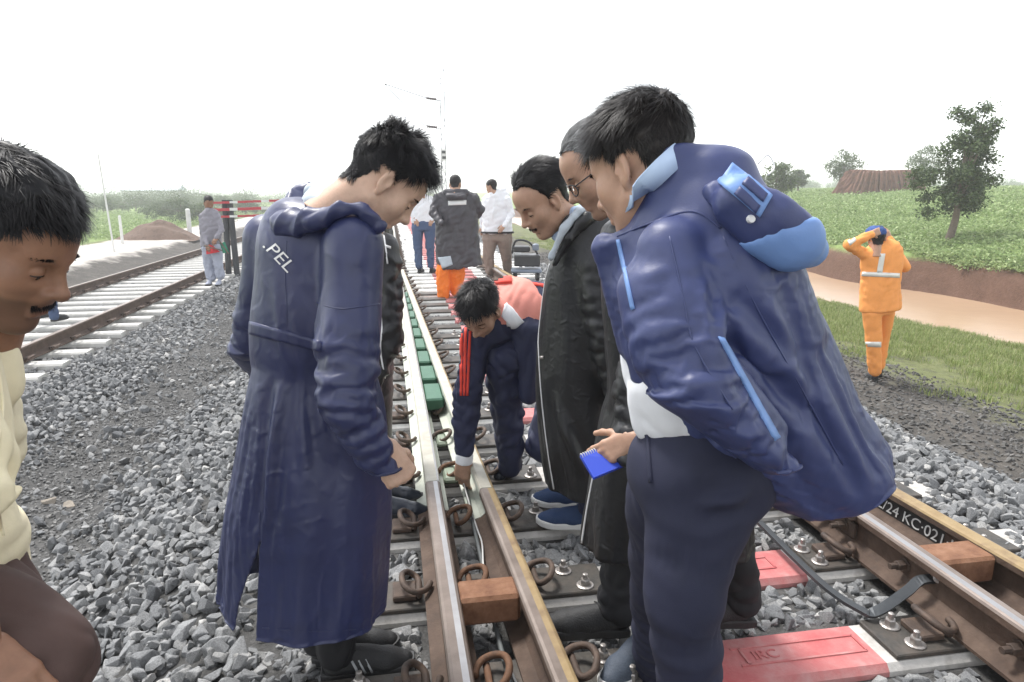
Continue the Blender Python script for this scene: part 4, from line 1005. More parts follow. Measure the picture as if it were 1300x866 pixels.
def patch(key, quad, nu, nv, name, m, parent, off=.003, fill=False):
    """thin raised patch that follows the garment, given by the four corners (pixels)"""
    q = np.array(quad, float); V = []; ok = {}; last = None
    for i in range(nu+1):
        for j in range(nv+1):
            a, b = i/nu, j/nv; p = q[0]*(1-a)*(1-b)+q[1]*a*(1-b)+q[2]*a*b+q[3]*(1-a)*b; h = hit(key, *p)
            if h is None: continue
            ok[(i, j)] = len(V); V.append((h[0]+h[1]*off, h[0]-h[1]*.004))
    T = [v[0] for v in V]; Bk = [v[1] for v in V]; n = len(T); F = []; edge = {}
    for i in range(nu):
        for j in range(nv):
            c = [(i, j), (i+1, j), (i+1, j+1), (i, j+1)]
            if all(k in ok for k in c):
                f = [ok[k] for k in c]
                if max(np.linalg.norm(T[f[0]]-T[f[2]]), np.linalg.norm(T[f[1]]-T[f[3]])) > .2: continue
                F.append(f)
                for a, b in zip(f, f[1:]+f[:1]): edge[(a, b)] = edge.get((a, b), 0)+1
    bd = [(a, b) for (a, b) in edge if (b, a) not in edge]
    F2 = [tuple(f) for f in F]+[(b, a, a+n, b+n) for a, b in bd]
    if not F2: print('patch missed', name, parent.name); return None
    return link(name, mesh(name, T+Bk, F2, True), m, parent)
def piping(key, pix, r, name, m, parent, n=8, off=0.):
    pts = [hit(key, *p) for p in catmull(np.array(pix, float), n)]; pts = [p[0]+p[1]*off for p in pts if p is not None]
    if len(pts) < 3: print('piping missed', name); return None
    P = np.array(pts); 
    for _ in range(2): P[1:-1] = (P[:-2]+2*P[1:-1]+P[2:])/4
    return MB().tube(P, r, 6).build(name, m, parent, True)
def frame(fwd, up=(0, 0, 1), roll=0.):
    f = nrm(fwd); r = nrm(np.cross(f, up)); u = np.cross(r, f)
    if roll: r, u = r*math.cos(roll)+u*math.sin(roll), u*math.cos(roll)-r*math.sin(roll)
    return np.stack([r, f, u], 1)        # columns: right, forward, up
# --- heads
def head_solid(h=.0028, nose=1., jaw=1., cheek=1., mouth=0.):
    S = Solid((-.105, -.135, -.2), (.105, .145, .145), h)
    S.add(ell((0, -.016, .042), (.076, .1, .092)), .0); S.add(ell((0, .03, -.035), (.062*jaw, .066, .088)), .03)
    S.add(ell((0, .045, .045), (.06, .052, .05)), .03)
    for s in (-1, 1):
        S.add(cone((s*.054*jaw, .0, -.06), .017, (s*.022, .062, -.103), .015), .03); S.add(ell((s*.042, .060, -.022), (.024*cheek, .021, .026)), .03)
        S.add(cone((s*.014, .089, .022), .0095, (s*.044, .07, .026), .0095), .016)
        S.sub(ell((s*.032, .097, .0), (.0175, .015, .0125)), .018)
        S.add(ell((s*.032, .0775, -.001), (.0165, .0135, .0125)), .003); S.sub(ell((s*.032, .0935, -.006), (.0125, .006, .0030)), .0)
    S.add(ell((0, .075, -.103), (.022, .018, .018)), .025)
    S.add(cone((0, .09, .016), .0085, (0, .111, -.026), .0115), .014); S.add(ell((0, .1135*(.98+.02*nose), -.029), (.0125*nose, .0125, .011)), .008)
    for s in (-1, 1): S.add(ell((s*.0135*nose, .101, -.034), (.0085, .011, .0085)), .006); S.sub(ell((s*.007, .108, -.042), (.0035, .006, .004)), .003)
    S.add(ell((0, .089, -.052), (.024, .014, .016)), .015)
    S.add(cone((-.017, .092, -.062), .0065, (.017, .092, -.062), .0065), .006); S.add(cone((-.015, .092, -.0755), .0075, (.015, .092, -.0755), .0075), .006)
    S.sub(cone((-.022, .104, -.0688), .0028, (.022, .104, -.0688), .0028), .003); S.sub(ell((0, .098, -.088), (.018, .006, .005)), .008)
    for s in (-1, 1):
        R = frame((-.25*s, 1, .0), (.0, -.22, 1)); S.add(ell((s*.08, -.008, -.004), (.0085, .0185, .033), R), .008); S.add(ell((s*.077, -.002, -.034), (.006, .009, .011)), .008)
        S.sub(ell((s*.0885, -.004, -.004), (.006, .010, .021), R), .004); S.add(ell((s*.082, .006, -.008), (.005, .005, .009)), .004)
    S.add(cone((0, -.03, -.06), .056, (0, -.045, -.2), .058), .035); S.add(cone((0, .01, -.1), .028, (0, -.015, -.2), .04), .03)
    return S
_hc = {}
def head_mesh(h, **kw):
    k = (h, tuple(sorted(kw.items())))
    if k not in _hc: V, F = head_solid(h, **kw).mesh(1); _hc[k] = (V, F, normals(V, F))
    return _hc[k]
HL = np.array([[0, .082], [25, .085], [42, .075], [58, .056], [70, .03], [80, -.012], [88, -.014], [95, .03], [112, .03], [124, -.02], [135, -.055], [160, -.07], [180, -.075]])
def hair_mask(V, hl=HL):
    az = np.degrees(np.arctan2(np.abs(V[:, 0]), V[:, 1]+.012)); return V[:, 2]-np.interp(az, hl[:, 0], hl[:, 1]), az
def make_head(parent, o, fwd, up=(0, 0, 1), roll=0., s=1., h=.0033, skin=None, hairm=None, beard=0., hl=HL, nstr=3500, ln=(.035, .014), comb='forward', lift=.45, tousle=.35, seed=1, brow=True, mous=False, capd=.006, strw=.0011, eyes=True, ptop=1., thin=None, **kw):
    """returns world verts/faces of the head (to be joined into the body) and builds hair, brows, eyes as parts"""
    V, F, N = head_mesh(h, **kw); R = frame(fwd, up, roll); o = np.asarray(o, float); r = np.random.default_rng(seed)
    W = lambda P: o+(np.asarray(P)*s)@R.T
    m, az = hair_mask(V, hl); nn = perlin(V*90, 3)*.006+perlin(V*40, 4)*.004
    sel = (m+nn) > 0; notear = np.abs(V[:, 0]) < .0785
    sel &= notear | (V[:, 2] > .035) | (az > 125)
    # cap: duplicate of the scalp faces pushed out, with clumpy relief
    fm = sel[F].all(1); used = np.unique(F[fm]); mp = np.full(len(V), -1); mp[used] = np.arange(len(used))
    edge = np.clip(m[used]/.03, 0, 1)
    q = np.stack([V[used][:, 0]*70, V[used][:, 1]*22, V[used][:, 2]*50], 1)
    top = np.clip(V[used][:, 2]/.09, 0, 1)
    CV = V[used]+N[used]*((.0015+capd*edge*(.35+.65*top*ptop))*(1+.7*perlin(q, 8)))[:, None]
    vv = [W(CV)]; ff = [mp[F[fm]]]; base = len(CV)
    # strands
    cand = np.where(sel & ((m > .004) | (r.random(len(V)) < .5)))[0]
    if thin is not None: cand = cand[r.random(len(cand)) < thin(V[cand])]
    pick = r.choice(cand, nstr); eo = np.clip(m[pick]/.03, 0, 1); to_ = np.clip(V[pick][:, 2]/.09, 0, 1); p0 = V[pick]+N[pick]*(.001+capd*.8*eo*(.35+.65*to_*ptop)*r.uniform(.5, 1.1, nstr))[:, None]+r.normal(0, .0012, (nstr, 3)); n0 = N[pick]; topw = np.clip((p0[:, 2]-.03)/.07, 0, 1)
    L = (ln[1]+(ln[0]-ln[1])*topw)*r.uniform(.6, 1.25, nstr)
    if comb == 'forward': cd = np.stack([.15*np.sign(p0[:, 0]), np.where(topw > .3, .9, -.2), -.7*np.ones(nstr)], 1)
    elif comb == 'back': cd = np.stack([.1*np.sign(p0[:, 0]), -.9*np.ones(nstr), -.45*np.ones(nstr)], 1)
    else: cd = np.stack([np.where(topw > .2, comb, .1*np.sign(p0[:, 0])), -.25*np.ones(nstr), -.75*np.ones(nstr)], 1)
    cl = r.normal(0, 1, (60, 3)); cd = cd+tousle*cl[(np.floor(p0*38).astype(int)@np.array([7, 31, 57])) % 60]+r.normal(0, .16, (nstr, 3))
    td = cd-n0*(cd*n0).sum(1)[:, None]; td /= np.linalg.norm(td, axis=1)[:, None]+1e-9
    d0 = td+n0*(lift*(.35+.65*topw)*r.uniform(.5, 1.4, nstr))[:, None]; d0 /= np.linalg.norm(d0, axis=1)[:, None]
    sd_ = np.cross(d0, n0); sd_ /= np.linalg.norm(sd_, axis=1)[:, None]+1e-9; ns = 3; cur = p0.copy(); d = d0.copy(); st = []
    for k in range(ns+1):
        wd = strw*(1.15-1.0*k/ns); st.append((cur-sd_*wd, cur+sd_*wd)); cur = cur+d*(L/ns)[:, None]; d = d-n0*(.22*lift)+[0, 0, -.06]; d /= np.linalg.norm(d, axis=1)[:, None]
    SV = np.stack([np.stack(x, 1) for x in st], 1).reshape(nstr, -1, 3); k2 = (ns+1)*2
    SF = np.concatenate([np.stack([np.arange(nstr)*k2+2*k, np.arange(nstr)*k2+2*k+1, np.arange(nstr)*k2+2*k+3, np.arange(nstr)*k2+2*k+2], 1) for k in range(ns)])
    vv.append(W(SV.reshape(-1, 3))); ff.append(SF+base)
    link('hair', mesh('hair', np.concatenate(vv), np.concatenate(ff), True), hairm, parent)
    def tufts(name, roots, dirs, L, w, n):
        VV = []; FF = []
        for i in range(n):
            j = r.integers(0, len(roots)); p = np.array(roots[j])+r.normal(0, w, 3)*[1, .25, .55]; d = nrm(np.array(dirs[j % len(dirs)])+r.normal(0, .2, 3)); sdv = nrm(np.cross(d, [0, 1, .2]))*.0007; e = p+d*L*r.uniform(.6, 1.2); b = len(VV)
            VV += [p-sdv, p+sdv, e+sdv*.2, e-sdv*.2]; FF.append((b, b+1, b+2, b+3))
        link(name, mesh(name, W(np.array(VV)), FF), hairm, parent)
    if brow:
        for sx in (-1, 1): tufts('eyebrow', [(sx*x, .0965-.25*max(0, x-.02)-.9*max(0, x-.036), .0235+.004*math.sin((x-.012)*90)) for x in np.linspace(.013, .048, 9)], [(sx*.95, .0, .12)], .008, .0013, 320)
    if mous: tufts('moustache', [(x, .1026-.27*abs(x), -.0525-.16*abs(x)) for x in np.linspace(-.028, .028, 14)], [(.2, .25, -.9), (-.2, .25, -.9)], .012, .0024, 420)
    if eyes:
        for sx in (-1, 1):
            c = np.array([sx*.032, .0768, -.003]); mb = MB(); mb.lathe(W(c), [(.0115*s, -.004*s), (.0113*s, .002*s), (.0095*s, .0068*s), (.005*s, .0105*s), (.001*s, .0114*s)], 14, R@np.array([0, .93, -.36])); mb.build('eye', M['eyewhite'], parent, True)
            c2 = c+np.array([0, .0100, -.0042]); MB().lathe(W(c2), [(.0058*s, -.001*s), (.005*s, .0012*s), (.002*s, .0022*s)], 12, R@np.array([0, .93, -.36])).build('iris', M['iris'], parent, True)
            lash = [(sx*x, .0779+.0135*math.sqrt(max(.02, 1-((x-.032)/.0165)**2-.07)), -.0042+.0012*math.sin((x-.018)/.03*math.pi)) for x in np.linspace(.0185, .047, 9)]
            MB().tube(W(np.array(lash)), .0011*s, 5).build('eyelid_line', M['iris'], parent, True)
    bd = np.zeros(len(V))
    if beard:
        y, z = V[:, 1], V[:, 2]; bd = np.clip((-.032-z+.25*np.clip(y-.05, 0, 1))/.03, 0, 1)*np.clip((y+.01+.3*(-z-.03))/.045, 0, 1)*np.clip((z+.135)/.02, 0, 1)
        lips = np.exp(-(((z+.069)/.011)**2+(V[:, 0]/.021)**2))*(y > .07); bd = bd*(1-.9*lips)*beard
        bd *= np.clip((np.abs(V[:, 2]+.045)+.0)/.01, .25, 1)
    lipm = np.exp(-(((V[:, 2]+.069)/.0095)**2+(V[:, 0]/.02)**2))*(V[:, 1] > .085)
    # dark scalp (roots) under thin hair
    bd = np.maximum(bd, np.where(sel, .75, 0)*np.clip(m/.01, 0, 1))
    return W(V), F, bd, lipm
# --- hands: wrist at origin, fingers towards +y, thumb side +x, back of hand +z
def hand_mesh(side=1, curl=(.5, .5, .5, .5), thumb=.5, spread=.06, h=.0026, pinch=False):
    S = Solid((-.085, -.08, -.12), (.105, .22, .06), h)
    S.add(cone((0, -.08, 0), .026, (0, .0, 0), .0255, flat=((0, 0, 1), .78)), 0)
    for i, x in enumerate((.027, .009, -.010, -.027)): S.add(cone((x*.75, .005, -.001), .018, (x, .082-.005*abs(i-1), 0), .0125, flat=((0, 0, 1), .92)), .014)
    S.add(ell((.022, .035, -.012), (.017, .032, .013)), .012); S.add(ell((-.022, .035, -.01), (.014, .034, .012)), .012)
    Ls = ((.044, .026, .022), (.049, .030, .023), (.045, .027, .022), (.035, .021, .020)); rr = (.0092, .0095, .009, .008)
    for i, x in enumerate((.027, .009, -.010, -.027)):
        p = np.array([x, .084-.005*abs(i-1), .001]); a = 0; sp = spread*(1.5-i)
        for j in range(3):
            a += curl[i]*(1.0, 1.25, .7)[j]; d = np.array([math.sin(sp)*math.cos(a), math.cos(a)*math.cos(sp), -math.sin(a)]); q = p+d*Ls[i][j]
            S.add(cone(p, rr[i]*(1.06-.07*j), q, rr[i]*(1.0-.09*j)), .004 if j else .009); p = q
    a = thumb; p = np.array([.026, .022, -.008]); d = nrm([math.cos(a)*.75, .75, -.15-.75*math.sin(a)])
    for j, (L, r_) in enumerate(((.042, .0125), (.032, .0105), (.026, .0095))):
        q = p+d*L; S.add(cone(p, r_*1.05, q, r_*.95), .008); p = q; d = nrm(d+np.array([-.35*a, .28, -.32*a]))
    V, F = S.mesh(1)
    if side < 0: V = V*[-1, 1, 1]; F = F[:, ::-1]
    return V, F
def place_hand(wrist, fwd, back, s=1., **kw):
    V, F = hand_mesh(**kw); f = nrm(fwd); b = np.asarray(back, float); b = nrm(b-f*f.dot(b)); r = np.cross(f, b)
    return np.asarray(wrist)+(V*s)@np.stack([r, f, b], 1).T, F
def skin_mat(name, base, lip, beard=(.02, .016, .014)):
    m = mat(name, base, .48, spec=.4, var=[tuple(c*1.12 for c in base), tuple(c*.88 for c in base)], vscale=14, sss=.12, bump=.12, bscale=160, attr=('beard', beard), bdist=.004)
    nt = m.node_tree; N = nt.nodes; L = nt.links; b = N['Principled BSDF']; a = N.new('ShaderNodeAttribute'); a.attribute_name = 'lip'
    src = b.inputs['Base Color'].links[0].from_socket; mx = N.new('ShaderNodeMix'); mx.data_type = 'RGBA'; L.new(a.outputs['Fac'], mx.inputs[0]); L.new(src, mx.inputs[6]); mx.inputs[7].default_value = (*lip, 1); L.new(mx.outputs[2], b.inputs['Base Color'])
    return m
def body(parent, skin, head=None, hands=(), chains=(), h=.02):
    """one figure mesh: head and hands joined to the trunk and limbs hidden in the clothes"""
    Vs, Fs, bd, lp = [], [], [], []; n = 0
    if head is not None:
        V, F, b, l = head; Vs.append(V); Fs.append(F); bd.append(b); lp.append(l); n += len(V)
    for V, F in hands: Vs.append(V); Fs.append(F+n); n += len(V); bd.append(np.zeros(len(V))); lp.append(np.zeros(len(V)))
    if chains:
        P = np.array([p for c in chains for p, r in c]); S = Solid(P.min(0)-.2, P.max(0)+.2, h)
        for c in chains:
            for (a, ra), (b, rb) in zip(c, c[1:]): S.add(cone(a, ra, b, rb), .03)
        V, F = S.mesh(1); Vs.append(V); Fs.append(F+n); n += len(V); bd.append(np.zeros(len(V))); lp.append(np.zeros(len(V)))
    me = mesh('body', np.concatenate(Vs), np.concatenate(Fs), True)
    for nm, v in (('beard', bd), ('lip', lp)):
        a = me.attributes.new(nm, 'FLOAT', 'POINT'); a.data.foreach_set('value', np.clip(np.concatenate(v), 0, 1).astype(np.float32)*(.55 if nm == 'lip' else 1))
    return link('body', me, skin, parent)
# --- shoes: heel at y=0, toe +y, sole at z=0
def shoe(parent, heel, fwd, up=(0, 0, 1), s=1., upper=None, sole=None, stripe=None, low=False, h=.005, lace=None, sneaker=True):
    R = frame(fwd, up); W = lambda P: np.asarray(heel, float)+(np.asarray(P)*s)@R.T
    S = Solid((-.08, -.03, -.01), (.08, .31, .17), h)
    S.add(cone((0, .045, .045), .037, (0, .13, .043), .036), 0); S.add(cone((0, .13, .043), .037, (.004, .2, .034), .041), .02); S.add(cone((.004, .2, .034), .041, (.004, .247, .028), .033), .02)
    S.add(cone((0, .05, .06), .036, (0, .045, .1), .036, flat=((1, 0, 0), .9)), .02); S.add(cone((0, .09, .075), .028, (0, .155, .06), .027), .02)
    S.sub(cone((0, .05, .1), .028, (0, .045, .16), .03), .006)
    S.sub(halfspace((0, 0, .016), (0, 0, 1), S.lo, S.lo+S.h*S.n), 0)
    V, F = S.mesh(1); sh = link('shoe', mesh('shoe', W(V), F, True), upper, parent)
    prof = [(0, -.008, .026), (.03, -.002, .036), (.1, .0, .034), (.17, .002, .043), (.22, .004, .046), (.26, .004, .036), (.283, .004, .016)]
    Pl = catmull(np.array([(x-w, y, 0) for y, x, w in prof][::1]), 4); Pr = catmull(np.array([(x+w, y, 0) for y, x, w in prof]), 4)[::-1]
    out = np.concatenate([Pl, Pr]); c = out.mean(0); k = len(out); VV = []; t = .03 if sneaker else .018
    for sc, z in ((.9, 0), (1.0, .005), (1.02, t*.8), (.97, t)):
        for p in out: VV.append(np.array([c[0]+(p[0]-c[0])*sc, c[1]+(p[1]-c[1])*(1-(1-sc)*.4), z+(.012*max(0, (p[1]-.2)/.08)**2 if sneaker else 0)]))
    FF = [(a*k+i, a*k+(i+1) % k, (a+1)*k+(i+1) % k, (a+1)*k+i)[::-1] for a in range(3) for i in range(k)]+[tuple(range(k)), tuple(3*k+i for i in range(k))[::-1]]
    link('sole', mesh('sole', W(np.array(VV)), FF, False), sole, sh)
    if lace:
        for i in range(5):
            y = .10+.022*i; z = .104-.0118*i; MB().tube(W(np.array([(-.022, y-.006, z-.008), (0, y, z+.003), (.022, y+.006, z-.008)])), .0028*s, 5).build('lace', lace, sh, True)
    if stripe:
        for sx in (-1, 1):
            for i in range(3):
                y = .1+.02*i; bx_ = MB(); bx_.tube(W(np.array([(sx*.0395, y+.012, .028), (sx*.0385, y+.004, .05), (sx*.031, y-.006, .07)])), .0045*s, 5); bx_.build('stripe', stripe, sh, True)
    return sh
def hair_mat(name, cols, rough=.45):
    m = bpy.data.materials.new(name); m.use_nodes = True; N = m.node_tree.nodes; L = m.node_tree.links; b = N['Principled BSDF']; b.inputs['Roughness'].default_value = rough; b.inputs['Specular IOR Level'].default_value = .22
    g = N.new('ShaderNodeNewGeometry'); r = N.new('ShaderNodeValToRGB'); L.new(g.outputs['Random Per Island'], r.inputs[0]); e = r.color_ramp.elements; e[0].color = (*cols[0], 1); e[1].color = (*cols[-1], 1)
    for i, c in enumerate(cols[1:-1]): q = e.new((i+1)/(len(cols)-1)); q.color = (*c, 1)
    L.new(r.outputs[0], b.inputs['Base Color']); return m
M['eyewhite'] = mat('eye_white', (.62, .58, .54), .25); M['iris'] = mat('dark_brown_iris', (.012, .008, .006), .2)
M['skin_mid'] = skin_mat('brown_skin', (.40, .24, .165), (.38, .19, .15)); M['skin_tan'] = skin_mat('tan_skin', (.50, .33, .24), (.46, .26, .21)); M['skin_dark'] = skin_mat('dark_brown_skin', (.25, .13, .08), (.25, .115, .085))
M['hair'] = hair_mat('black_hair', [(.006, .006, .007), (.010, .009, .010), (.02, .018, .019)]); M['hair_brown'] = hair_mat('dark_brown_hair', [(.009, .008, .008), (.016, .013, .012), (.034, .029, .027)]); M['hair_grey'] = hair_mat('greying_hair', [(.05, .05, .05), (.16, .16, .16), (.42, .42, .42)])
def fabric(name, base, rough, bump=.15, bscale=260, sheen=0., spec=.4, var=.12, crease=.0, cscale=26):
    m = mat(name, base, rough, spec=spec, var=[tuple(min(1, c*(1+var)) for c in base), tuple(c*(1-var) for c in base)], vscale=7, bump=bump, bscale=bscale, sheen=sheen, bdist=.002)
    if crease:     # fine crumple relief of thin nylon
        nt = m.node_tree; N = nt.nodes; L = nt.links; b = N['Principled BSDF']; tc = N.new('ShaderNodeTexCoord')
        n = N.new('ShaderNodeTexNoise'); n.noise_type = 'RIDGED_MULTIFRACTAL'; n.inputs['Scale'].default_value = cscale; n.inputs['Detail'].default_value = 3; n.inputs['Distortion'].default_value = .6; L.new(tc.outputs['Object'], n.inputs['Vector'])
        bp = N.new('ShaderNodeBump'); bp.inputs['Strength'].default_value = crease; bp.inputs['Distance'].default_value = .006; L.new(n.outputs['Fac'], bp.inputs['Height'])
        old = b.inputs['Normal'].links[0].from_node; L.new(bp.outputs[0], old.inputs['Normal'])
    return m
M['navy_nylon'] = fabric('navy_raincoat_nylon', (.020, .026, .080), .42, crease=.7, spec=.55, cscale=20)
M['navy_jacket'] = fabric('navy_jacket_nylon', (.032, .043, .122), .47, crease=.65, spec=.5, cscale=18)
M['black_nylon'] = fabric('black_raincoat_nylon', (.011, .0115, .0135), .44, crease=.5, spec=.5, cscale=30)
M['lining'] = fabric('pale_grey_lining', (.42, .47, .52), .6)
M['lining_dark'] = fabric('dark_coat_lining', (.05, .055, .07), .6)
M['piping'] = mat('white_reflective_piping', (.7, .7, .7), .4)
M['navy_trouser'] = fabric('navy_trouser_cloth', (.015, .017, .038), .8, bump=.25, bscale=500)
M['black_trouser'] = fabric('black_trouser_cloth', (.012, .012, .014), .8, bump=.25, bscale=500)
M['navy_track'] = fabric('navy_tracksuit_cloth', (.017, .021, .055), .65)
M['white_shirt'] = fabric('white_shirt_cotton', (.74, .75, .78), .8, var=.03)
M['light_blue'] = fabric('light_blue_trim', (.15, .26, .52), .5, var=.06); M['pale_blue'] = fabric('pale_blue_collar', (.42, .53, .70), .7, var=.04)
M['cream_shirt'] = fabric('cream_shirt_cotton', (.76, .68, .48), .8, var=.08)
M['brown_trouser'] = fabric('brown_trouser_cloth', (.072, .043, .037), .8, bump=.3, bscale=500)
M['orange'] = fabric('orange_workwear', (.82, .32, .085), .7, var=.06); M['orange_deep'] = fabric('deep_orange_trouser', (.85, .20, .02), .7, var=.05)
M['reflect'] = mat('silver_reflective_tape', (.72, .71, .66), .35, .2)
M['vest'] = fabric('salmon_safety_vest', (.70, .27, .22), .75, var=.1); M['vest_red'] = fabric('red_vest_shoulder', (.62, .05, .03), .7)
M['grey_coat'] = fabric('dark_grey_raincoat', (.05, .047, .055), .5, crease=.3); M['jeans'] = fabric('blue_jeans', (.055, .085, .16), .85); M['khaki'] = fabric('khaki_trousers', (.22, .17, .14), .85)
M['grey_shirt'] = fabric('grey_work_shirt', (.23, .22, .25), .85); M['grey_trouser'] = fabric('light_grey_trousers', (.33, .35, .42), .85); M['redcloth'] = fabric('red_flag_cloth', (.5, .03, .04), .8); M['greencloth'] = fabric('green_flag_cloth', (.03, .2, .12), .8)
M['shoe_black'] = mat('black_shoe_mesh', (.018, .018, .019), .65, bump=.3, bscale=200); M['shoe_navy'] = mat('navy_knit_shoe', (.02, .045, .115), .8, bump=.3, bscale=250); M['shoe_leather'] = mat('dark_leather_shoe', (.02, .026, .04), .3); M['shoe_grey'] = mat('blue_grey_sneaker', (.05, .065, .09), .7, bump=.3, bscale=200)
M['sole_white'] = mat('white_rubber_sole', (.7, .7, .68), .6); M['sole_black'] = mat('black_rubber_sole', (.02, .02, .021), .6); M['lime'] = mat('lime_heel_tab', (.55, .65, .05), .6); M['shoe_stripe'] = mat('grey_shoe_stripe', (.42, .43, .44), .5)
def person(loc, label, group=None): return empty('person', loc, label, 'person', group)
# ------------------------------------------------------------------ the people
def bounds(pts, m):
    P = np.array(pts); B = np.stack([RT, FW, UP], 1); Q = P@B; a, b = Q.min(0)-m, Q.max(0)+m
    C = np.array([[x, y, z] for x in (a[0], b[0]) for y in (a[1], b[1]) for z in (a[2], b[2])])@B.T; return C.min(0), C.max(0)
def ring_pts(rings): return [c+sx*a+sy*b for c, a, b in rings for sx in (-1, 0, 1) for sy in (-1, 0, 1)]
def surf_text(key, txt, p0, ex, ey, name, m, parent, off=.004, size=1.):
    tm = text_mesh(txt, size, 0.); V = np.array([v.co[:] for v in tm.vertices]); F = [tuple(p.vertices) for p in tm.polygons]
    W = []
    for x, y, _ in V:
        h = hit(key, p0[0]+x*ex[0]+y*ey[0], p0[1]+x*ex[1]+y*ey[1]); W.append(h[0]+h[1]*off if h is not None else np.zeros(3))
    F = [f for f in F if all(np.any(W[i]) for i in f)]
    # one mesh per letter
    par = list(range(len(V)))
    def find(a):
        while par[a] != a: a = par[a]
        return a
    for f in F:
        for a in f[1:]: par[find(a)] = find(f[0])
    groups = {}
    for f in F: groups.setdefault(find(f[0]), []).append(f)
    for g, fs in groups.items():
        ids = sorted({i for f in fs for i in f}); mp = {a: i for i, a in enumerate(ids)}
        link(name, mesh(name, [W[i] for i in ids], [tuple(mp[i] for i in f) for f in fs]), m, parent)
def prism_cut(S, pix, D, depth):
    """removes the part of S seen inside the convex pixel polygon, to the given depth past D"""
    P = [at(x, y, D) for x, y in pix]; c = sum(P)/len(P); lo = S.lo; hi = S.lo+S.h*S.n; pl = []
    for a, b in zip(P, P[1:]+P[:1]):
        n = np.cross(b-a, c-CAM); n = nrm(n); n = -n if n.dot(c-a) > 0 else n; pl.append((a, n))
    pl.append((CAM+FW*D+FW*depth, FW))
    def fn(X, Y, Z):
        d = None
        for a, n in pl:
            q = (X-a[0])*n[0]+(Y-a[1])*n[1]+(Z-a[2])*n[2]; d = q if d is None else np.maximum(d, q)
        return d
    S.op((lo, hi, fn), 0, 'sub')
def shrink(rings, m, drop=0):
    out = []
    for c, a, b in rings:
        la, lb = np.linalg.norm(a), np.linalg.norm(b); out.append((c, a*(max(la-m, .01)/la), b*(max(lb-m, .01)/lb)))
    return out
def ext(rings, f=.25):
    c, a, b = rings[-1]; c0 = rings[-2][0]; return rings+[(c+(c-c0)*f, a, b)]
def man_navy_coat():
    p = person(onz(440, 850, -.03), 'man in long belted navy raincoat with white letters on his back, head bowed')
    D = 1.95
    R = [ring((356, 256), (452, 262), D, .085), ring((334, 282), (470, 290), D, .13), ring((322, 340), (480, 345), D, .16), ring((319, 400), (478, 402), D, .155), ring((318, 432), (474, 438), D, .145), ring((311, 490), (486, 490), D, .17), ring((300, 560), (492, 560), D, .19), ring((290, 625), (493, 625), D, .20), ring((283, 690), (490, 695), D, .205), ring((277, 742), (484, 768), D, .21)]
    lo, hi = bounds(ring_pts(R)+[at(484, 566, 1.58), at(300, 430, 2.3)], .08); S = Solid(lo, hi, .013)
    def mod(th, t): return 1+np.clip((t-.45)/.5, 0, 1)*(.022*np.sin(th*8+1.2+1.5*np.sin(t*4))+.014*np.sin(th*13+2.6-t*2))-.05*np.exp(-((t-.445)/.02)**2)
    add_loft(S, R, 0, mod=mod)
    sh, el, wr = at(449, 312, 1.80), at(438, 478, 1.66), at(484, 566, 1.68)
    S.add(cone(sh, .083, at(440, 395, 1.72), .080), .03); S.add(cone(at(440, 395, 1.72), .080, el, .075), .012); S.add(cone(el, .074, wr, .05), .012)
    S.add(cone(at(340, 302, 2.05), .073, at(313, 415, 2.12), .06), .03); S.add(cone(at(313, 420, 2.12), .06, at(350, 470, 2.3), .05), .015)
    top, mid_, bot = at(395, 270, D), at(396, 435, D), at(380, 760, D)
    fo = [f_seg(at(350, 455, 1.8), at(332, 640, 1.75), .012, .018), f_seg(at(375, 450, 1.78), at(385, 580, 1.75), .010, .015), f_seg(at(395, 455, 1.78), at(432, 640, 1.74), .012, .018), f_seg(at(425, 545, 1.76), at(480, 640, 1.76), .012, .018), f_seg(at(345, 310, 1.82), at(358, 420, 1.8), .008, .014), f_seg(at(410, 330, 1.74), at(400, 420, 1.78), -.012, .016)]
    nh = R[-1][0]-R[-2][0]; nh = nrm(np.cross(R[-1][1], R[-1][2])); nh = nh if nh[2] < 0 else -nh
    cloth('raincoat', S, M['navy_nylon'], p, fo, keep='p2', hem=[(R[-1][0], nh)], cut=([(328, 648), (324, 840), (284, 802), (298, 735)], 1.95),
          sim=dict(bones=[(top, mid_, .03, .09, .2, .06), (mid_, bot, .025, .10, .2, .07), (sh, el, lambda t: .06+.16*np.clip((t-.4)/.5, 0, 1), .06, .085), (el, wr, lambda t: .22-.06*t, .05, .07), (at(340, 302, 2.05), at(313, 415, 2.12), .12, .04, .07)], its=280, inner=.03, bend=.06, anchor=.003, seed=.016, hold=lambda P: (P[:, 2]-1.38)/.1))
    # wrist cuff, belt, seam, letters
    patch('p2', [(319, 408), (408, 433), (407, 446), (318, 424)], 26, 4, 'belt', M['navy_nylon'], p, .007)
    surf_text('p2', '.PEL', (333, 312), (13.5, 14.5), (12.5, -9.5), 'letter', M['piping'], p, .0025, 1.4)
    piping('p2', [(330, 650), (328, 700), (326, 750), (324, 800)], .0022, 'seam', M['navy_nylon'], p)
    piping('p2', [(402, 385), (430, 392), (455, 390), (482, 386)], .002, 'seam', M['navy_nylon'], p)
    piping('p2', [(364, 306), (362, 350), (364, 385), (364, 412)], .0016, 'seam', M['navy_nylon'], p); piping('p2', [(333, 797), (380, 801), (430, 801), (476, 795)], .0016, 'seam', M['navy_nylon'], p)
    # hood lying on the shoulders, pale lining inside
    H = Solid(*bounds([at(335, 310, 1.7), at(495, 220, 2.2), at(335, 220, 2.2), at(495, 310, 1.7)], .05), .006)
    ch = [((478, 287), 1.78, .020), ((458, 264), 1.78, .017), ((430, 268), 1.765, .02), ((396, 281), 1.78, .028), ((362, 289), 1.85, .03), ((360, 275), 1.95, .032), ((374, 252), 2.02, .022), ((390, 236), 2.06, .012)]
